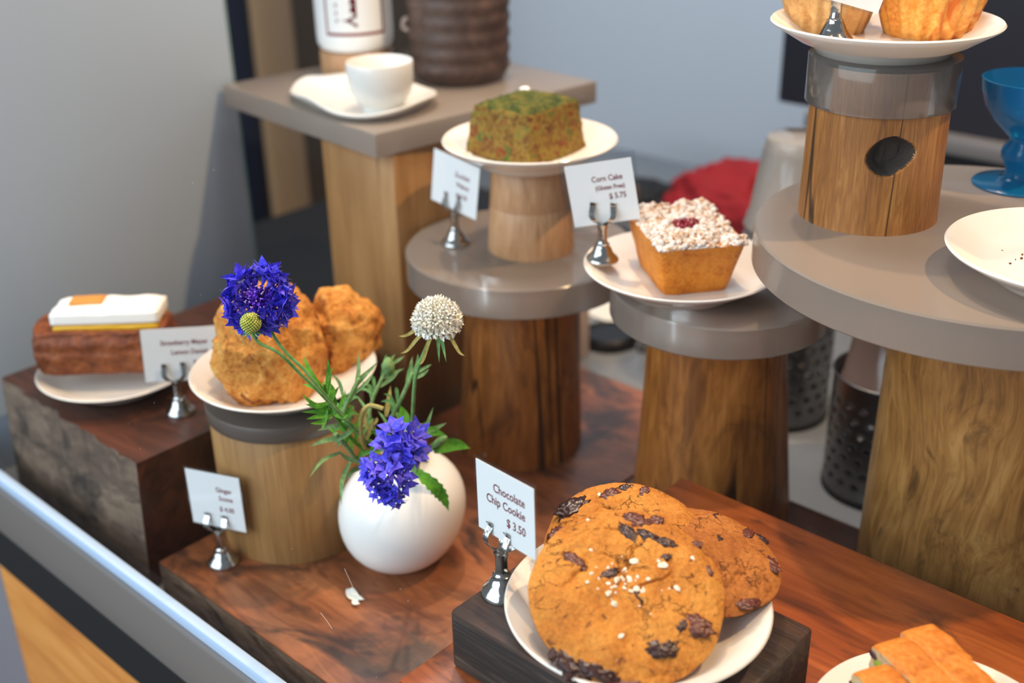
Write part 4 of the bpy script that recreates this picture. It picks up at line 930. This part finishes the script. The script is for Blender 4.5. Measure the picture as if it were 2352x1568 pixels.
for k in range(14): b.blob(h0-Vector((0, 0, .007))+a*rn.gauss(0, .004)+cc*rn.gauss(0, .004)+n*.003, .0005, 1, .2, 40, k)
b.build('stamen_tips', M['lilac'], t, auto=180)

def sprig(label, key, m, lw, r=.0013, lm=None, extra=8, em='stem'):
    t = flora('flower_sprig', label, 'sprig', None); P = rel(F[key]['stem']); stem(t, P, r, r*1.05, m); leaves(t, F[key]['leaves'], lw, lm or m)
    if extra:
        Q = smooth_path(P, 40); rn = random.Random(len(label)); b = MB()
        for k in range(extra):
            p = Q[rn.randint(4, 24)]; an = rn.uniform(0, 2*PI); out = (R_*math.cos(an)+U_*abs(math.sin(an))*.9+U_*.25-W_*rn.uniform(-.3, .3)).normalized(); L = rn.uniform(.012, .024)
            b.leaf([p, p+out*L*.5+U_*L*.12, p+out*L-U_*L*rn.uniform(-.1, .25)], rn.uniform(.0022, .0034))
        b.build('small_leaves', M[em], t, auto=180)
    return t
t = sprig('pale green budding stem leaning right below the white flower', 'bud_tall', 'paleleaf', (.0028, .0027, .0024), .0017)
t = sprig('thistle-like closed bud on a stem at the middle of the bunch', 'bud_mid', 'paleleaf', (.0032, .0030, .0028), .0015)
c = Vector(F['bud_mid']['bud']); b = MB(); b.tube([c-Vector((.001, .001, .012)), c-Vector((0, 0, .006)), c, c+Vector((0, 0, .006))], [.0018, .0050, .0052, .0022], 12); b.build('bud', M['paleleaf'], t, auto=180)
sprig('curving silvery shoot in front of the scone plate rim', 'shoot', 'paleleaf', (.0032, .0031, .0028, .0026, .0028), .0018)
sprig('feathery bright green shoot at the left of the bunch', 'shoot_left', 'leaf', (.0040, .0046, .0032, .0040), .0014, None, 12, 'leaf')
t = sprig('low leafy shoot drooping left of the vase neck', 'shoot_low', 'paleleaf', (.0036, .0040, .0030), .0018, None, 10, 'leaf')
sprig('withered yellow bent stem above the drooping cornflower', 'withered', 'dryleaf', (.0042, .0030, .0026), .0017, None, 0)
t = flora('flower_sprig', 'leafy sprig spreading right over the vase shoulder', 'sprig', None)
stem(t, F['leafy_right']['stem'], .0017, .0018, 'paleleaf'); L = F['leafy_right']['leaves']
leaves(t, L[:2], (.0105, .0085), 'leaf', 'broad_leaf'); leaves(t, L[2:7], (.0050, .0036, .0042), 'paleleaf'); leaves(t, L[7:], (.0100,), 'leaf', 'broad_leaf')
b = MB(); e = Vector(F['leafy_right']['stem'][0]); b.tube([e-Vector((.006, .004, .006)), e, e+Vector((.004, .003, .004))], [.0018, .0036, .0012], 10); b.build('bud', M['paleleaf'], t, auto=180)
t = flora('leaf_sprig', 'single toothed green leaf hanging over the vase front', 'leaf', None)
b = MB(); b.leaf(rel(F['front_leaf']), .0105, serr=.14); b.build('blade', M['leaf'], t, auto=180)
b = MB(); p0 = Vector(F['front_leaf'][0]); b.tube(smooth_path([Vector((-.601, .545, -.50)), Vector((-.5975, .535, -.4845)), p0+Vector((-.004, .01, .009)), p0], 14), .0009, 8); b.build('leaf_stalk', M['stem'], t, auto=180)

# ------------------------------------------------------------------ tableware on the square stand
SQ = -.2926
b = MB(); b.lathe([(0, 0), (.0395, 0), (.0400, .0008), (.0400, .0322), (.0395, .033), (0, .033)], 64); o = b.build('round_stand', M['beech'], None, (-.957*K, .800*K, SQ), auto=40); tag(o, 'short pale wood cylinder under the white bottle', 'stand')
t = thing('bottle', 'white bottle with dark red framed label at the back', 'bottle', (-.957*K, .800*K, SQ+.033), math.atan2(-.77, .80)+PI/2)
b = MB(); b.lathe([(0, 0), (.0340, 0), (.0385, .0022), (.0415, .0080), (.0420, .016), (.0420, .150), (.039, .165), (.024, .18), (.016, .185), (.016, .20), (0, .20)], 96); b.build('body', M['bottle'], t, auto=60)
def curved(name, m, a0, a1, z0, z1, R=.0422):
    b = MB(); n = max(2, int(abs(a1-a0)*40)); vs = []
    for i in range(n+1):
        a = a0+(a1-a0)*i/n; vs += [(R*math.sin(a), -R*math.cos(a), z0), (R*math.sin(a), -R*math.cos(a), z1)]
    b.add(vs, [(i*2, i*2+2, i*2+3, i*2+1) for i in range(n)]); return b.build(name, m, t, auto=180)
red = M['ink']
b = MB()
def strip(a0, a1, z0, z1, R=.0422):
    n = max(2, int(abs(a1-a0)*40)); vs = []
    for i in range(n+1):
        a = a0+(a1-a0)*i/n; vs += [(R*math.sin(a), -R*math.cos(a), z0), (R*math.sin(a), -R*math.cos(a), z1)]
    b.add(vs, [(i*2, i*2+2, i*2+3, i*2+1) for i in range(n)])
strip(-.72, .92, .0200, .0232); strip(-.72, -.66, .0232, .130); strip(.86, .92, .0232, .130); strip(-.72, .92, .130, .133); b.build('label_frame', red, t, auto=180)
o = text_mesh('lettering', 'ALL', .028, red, t, 0, 0, 0, align='LEFT', bold=.0020)
for v in o.data.vertices:                                        # wrap the upright lettering round the bottle, reading upwards
    x, y = v.co.x, v.co.y; a = (-(y)+.0098)/.0424; v.co = (.0424*math.sin(a), -.0424*math.cos(a), .0305+x*.72)
o.rotation_euler = (0, 0, 0); o.location = (0, 0, 0)
t2 = thing('ribbed_pot', 'tall brown ribbed stoneware pot at the back', 'pot', (-.868*K, .866*K, SQ))
prof = [(0, 0), (.044, 0), (.049, .003), (.0525, .010)]
for k in range(60): z = .012+.19*k/59; prof.append((.0540+.0011*math.sin(k*2*PI/5.2)+.003*z/.19, z))
prof += [(.050, .2025), (.050, .02), (0, .02)]
b = MB(); b.lathe(prof, 96); b.build('body', M['pot'], t2, auto=60)
b = MB(); b.tube(smooth_path([Vector(p) for p in ((-.046, -.030, .064), (-.051, -.033, .062), (-.052, -.034, .054), (-.047, -.031, .051))], 16), .0028, 10); b.build('lug', M['pinkbox'], t2, auto=180)
# saucer: free-form hand-made outline
out = [(-.9388, .696), (-.962, .722), (-.968, .742), (-.950, .752), (-.93, .770), (-.88, .790), (-.83, .785), (-.797, .760), (-.786, .725), (-.787, .700), (-.802, .678), (-.835, .668), (-.875, .671), (-.912, .680)]
cx0, cy0 = -.868, .722; P = [Vector(((x-cx0)*K, (y-cy0)*K, 0)) for x, y in out]; PL = smooth_path(P+[P[0]], 84)[:-1]; n = len(PL); b = MB(); rows = [(0, .0035), (.55, .0035), (.80, .0052), (.95, .0098), (1.0, .0122), (1.012, .0110), (.97, .0078), (.82, .0016), (.6, 0), (0, 0)]
vs = [(p.x*k, p.y*k, z+(.0035*math.sin(math.atan2(p.y, p.x)*3+1) if k > .9 else 0)) for p in PL for k, z in rows]; m_ = len(rows); fs = []
for j in range(n):
    j2 = (j+1) % n
    for i in range(m_-1): fs.append((j*m_+i, j2*m_+i, j2*m_+i+1, j*m_+i+1))
b.add(vs, [f for f in fs]); o = b.build('saucer', M['ceramic'], None, (cx0*K, cy0*K, SQ+.0003), auto=180); tag(o, 'irregular leaf-shaped cream saucer under the small cup', 'saucer')
b = MB(); b.lathe([(0, .002), (.016, .002), (.0175, 0), (.0195, 0), (.0200, .0055), (.0245, .0090), (.0305, .0190), (.0325, .030), (.0330, .0465), (.0324, .0478), (.0315, .0466), (.0292, .030), (.025, .0185), (.017, .0095), (0, .0075)], 96)
o = b.build('espresso_cup', M['ceramic'], None, (-.8235*K, .7150*K, SQ+.0039), auto=70); tag(o, 'small white handleless cup on the leaf-shaped saucer', 'cup')

# ------------------------------------------------------------------ goblet
b = MB(); b.lathe([(0, 0), (.0330, 0), (.0345, .0010), (.0335, .0024), (.0200, .0042), (.0110, .0065), (.0100, .0110), (.0118, .0165), (.0150, .0215), (.0162, .0260), (.0150, .0305), (.0118, .0345), (.0112, .0380), (.0165, .0430), (.0255, .0520), (.0330, .0635), (.0372, .0755), (.0385, .0850), (.0378, .0853), (.0352, .0760), (.031, .0645), (.0235, .0535), (.0125, .0460), (0, .0435)], 96)
o = b.build('goblet', M['goblet'], None, (-.3010, .9230, -.2965), auto=70); tag(o, 'frosted blue glass goblet on the large acrylic table', 'goblet')

# ------------------------------------------------------------------ canisters and plastic cups
def canister(label, x, y, R, H):
    b = MB(); NA, NZ = 126, 74; vs = []; fs = []
    for i in range(NZ+1):
        for j in range(NA): a = 2*PI*j/NA; vs.append((R*math.cos(a), R*math.sin(a), H*i/NZ))
    for i in range(NZ):
        for j in range(NA):
            ci, cj = i % 8, (j+(3 if (i//8) % 2 else 0)) % 6
            if 8 <= i < NZ-10 and 3 <= ci <= 6 and 1 <= cj <= 3 and not ((ci in (3, 6)) and cj != 2): continue
            j2 = (j+1) % NA; fs.append((i*NA+j, i*NA+j2, (i+1)*NA+j2, (i+1)*NA+j))
    fs.append(tuple(range(NA))[::-1]); b.add(vs, fs)
    t = thing('cup_canister', label, 'canister', (x, y, -.64), 0)
    o = b.build('perforated_drum', M['steel'], t, auto=40); md = o.modifiers.new('thick', 'SOLIDIFY'); md.thickness = .0008; md.offset = -1
    b = MB(); b.tube([(R*math.cos(2*PI*k/64), R*math.sin(2*PI*k/64), H) for k in range(65)], .0014, 8, cap=False); b.build('rim', M['steel'], t, auto=180)
    b = MB(); b.lathe([(R-.002, -.0), (R+.0010, 0), (R+.0010, .006), (R-.0005, .006)], 64); b.build('foot', M['blackmatte'], t, auto=40)
canister('perforated steel canister behind the flared log stand, holding clear cups', -.556, 1.035, .056, .135)
canister('perforated steel canister left of the widest log, holding pinkish cups', -.4000, .9600, .050, .128)
CUP = [(0, .0945), (.0290, .0945), (.0305, .0930), (.0318, .0840), (.0325, .0838), (.0420, .0120), (.0435, .0110), (.0445, .0020), (.0460, .0010), (.0462, 0), (.0448, .0), (.0430, .0105), (.0413, .0115), (.0312, .0830), (.0300, .0920), (0, .0932)]
cup0 = None
names = ['topmost', 'second', 'third', 'fourth', 'fifth', 'sixth', 'seventh', 'eighth', 'ninth', 'tenth', 'eleventh', 'twelfth']
for k in range(12):
    z = -.326-.0945-.0135*k; lab = f'clear plastic cup, {names[k]} from the top of the upturned stack behind the corn cake'
    if cup0 is None:
        b = MB(); b.lathe([(r*1.08, q) for r, q in CUP], 64); cup0 = b.build('plastic_cup', M['cloudy'], None, (-.556, 1.035, z), auto=60); tag(cup0, lab, 'cup', 'stacked clear plastic cups')
    else:
        c2 = dup(cup0, (-.556, 1.035, z), None, lab)
pinkcup = frosted('pinkish_plastic', lin(206, 178, 166), .2, .55, .2); cup1 = None
for k in range(4):
    z = -.4350-.0945-.012*k
    lab = f'pinkish plastic cup, {names[k]} from the top of the stack beside the widest log'
    if cup1 is None:
        b = MB(); b.lathe([(r*.98, q) for r, q in CUP], 64); cup1 = b.build('plastic_cup', pinkcup, None, (-.400, .960, z), auto=60); tag(cup1, lab, 'cup', 'stacked pinkish plastic cups')
    else: dup(cup1, (-.400, .960, z), None, lab)

# ------------------------------------------------------------------ things at the back of the counter
o = slab_box('cardboard_box', (-.985, .905, -.64), (-.800, 1.005, -.545), M['pinkbox'], bevel=.002); tag(o, 'pale cardboard box behind the squat log stand', 'box')
for (x, y, r, lab) in ((-.8050, 1.0500, .036, 'larger round black dish on the grey worktop'), (-.8000, 1.1150, .026, 'smaller round black dish behind the larger one')):
    b = MB(); b.lathe([(0, 0), (r*.86, 0), (r, .003), (r*1.02, .006), (r*.98, .009), (r*.93, .0125), (r*.86, .015), (r*.80, .012), (0, .012)], 48); o = b.build('black_dish', M['black'], None, (x, y, -.64), auto=50); tag(o, lab, 'dish', 'black dishes')
b = MB(); b.lathe([(0, 0), (.008, 0), (.0085, .002), (.006, .006), (.004, .010), (.006, .014), (.0085, .018), (.009, .022), (.006, .027), (0, .028)], 32); o = b.build('metal_knob', M['chrome'], None, (-.7560, 1.0570, -.64), auto=60); tag(o, 'small shiny metal knob standing beside the black dishes', 'knob')
b = MB(); b.add([(-.035, -.008, 0), (.032, -.012, .001), (.020, .020, .0), (-.030, .024, .018), (-.035, -.008, .0012), (.032, -.012, .0022), (.020, .020, .0012), (-.030, .024, .0192)], [(3, 2, 1, 0), (4, 5, 6, 7), (0, 1, 5, 4), (1, 2, 6, 5), (2, 3, 7, 6), (3, 0, 4, 7)]); o = b.build('paper_napkin', M['cream'], None, (-.850, 1.105, -.64), auto=30); tag(o, 'folded cream paper napkin lying behind the black dishes', 'napkin')
o = lumpy('red_cloth', 'crumpled red cloth at the back of the worktop', 'cloth', (-.905, 1.500, -.6385), .095, (1.05, .9, .62), M['red'], 4.0, .2, .30, rough=1.2)
o = lumpy('black_cloth', 'black crumpled cloth left of the red cloth', 'cloth', (-1.080, 1.475, -.6385), .060, (1.1, .8, .50), M['blackmatte'], 6.0, .6, .3)
o = slab_box('flat_black_box', (-1.46, .80, -.64), (-.99, 1.34, -.612), M['blackmatte'], bevel=.004); tag(o, 'flat black box behind the square post', 'tray')  # low black box laid over the far left of the worktop
t = thing('coffee_machine', 'large dark machine at the right rear of the counter', 'machine', (-.30, 1.62, -.64))
b = MB(); b.box((-.560, -.10, .205), (.62, .26, .80)); b.build('housing', M['machine'], t, bevel=.006)
b = MB(); b.box((-.50, -.125, .182), (.62, .26, .2045)); b.build('drip_tray', plain('grey_tray_metal', lin(128, 122, 120), .4, .3), t, bevel=.003)
b = MB(); b.box((-.46, -.06, 0), (.62, .24, .1815)); b.build('base', M['black'], t, bevel=.004)
for k in range(2):
    b = MB(); b.lathe([(0, 0), (.016, 0), (.018, .004), (.018, .016), (.015, .02), (0, .02)], 32); o = b.build('dial', M['lip'], t, auto=40); o.rotation_euler = (PI/2, 0, 0); o.location = (.02+.05*k*(-1), -.1005, .30+.04*k)
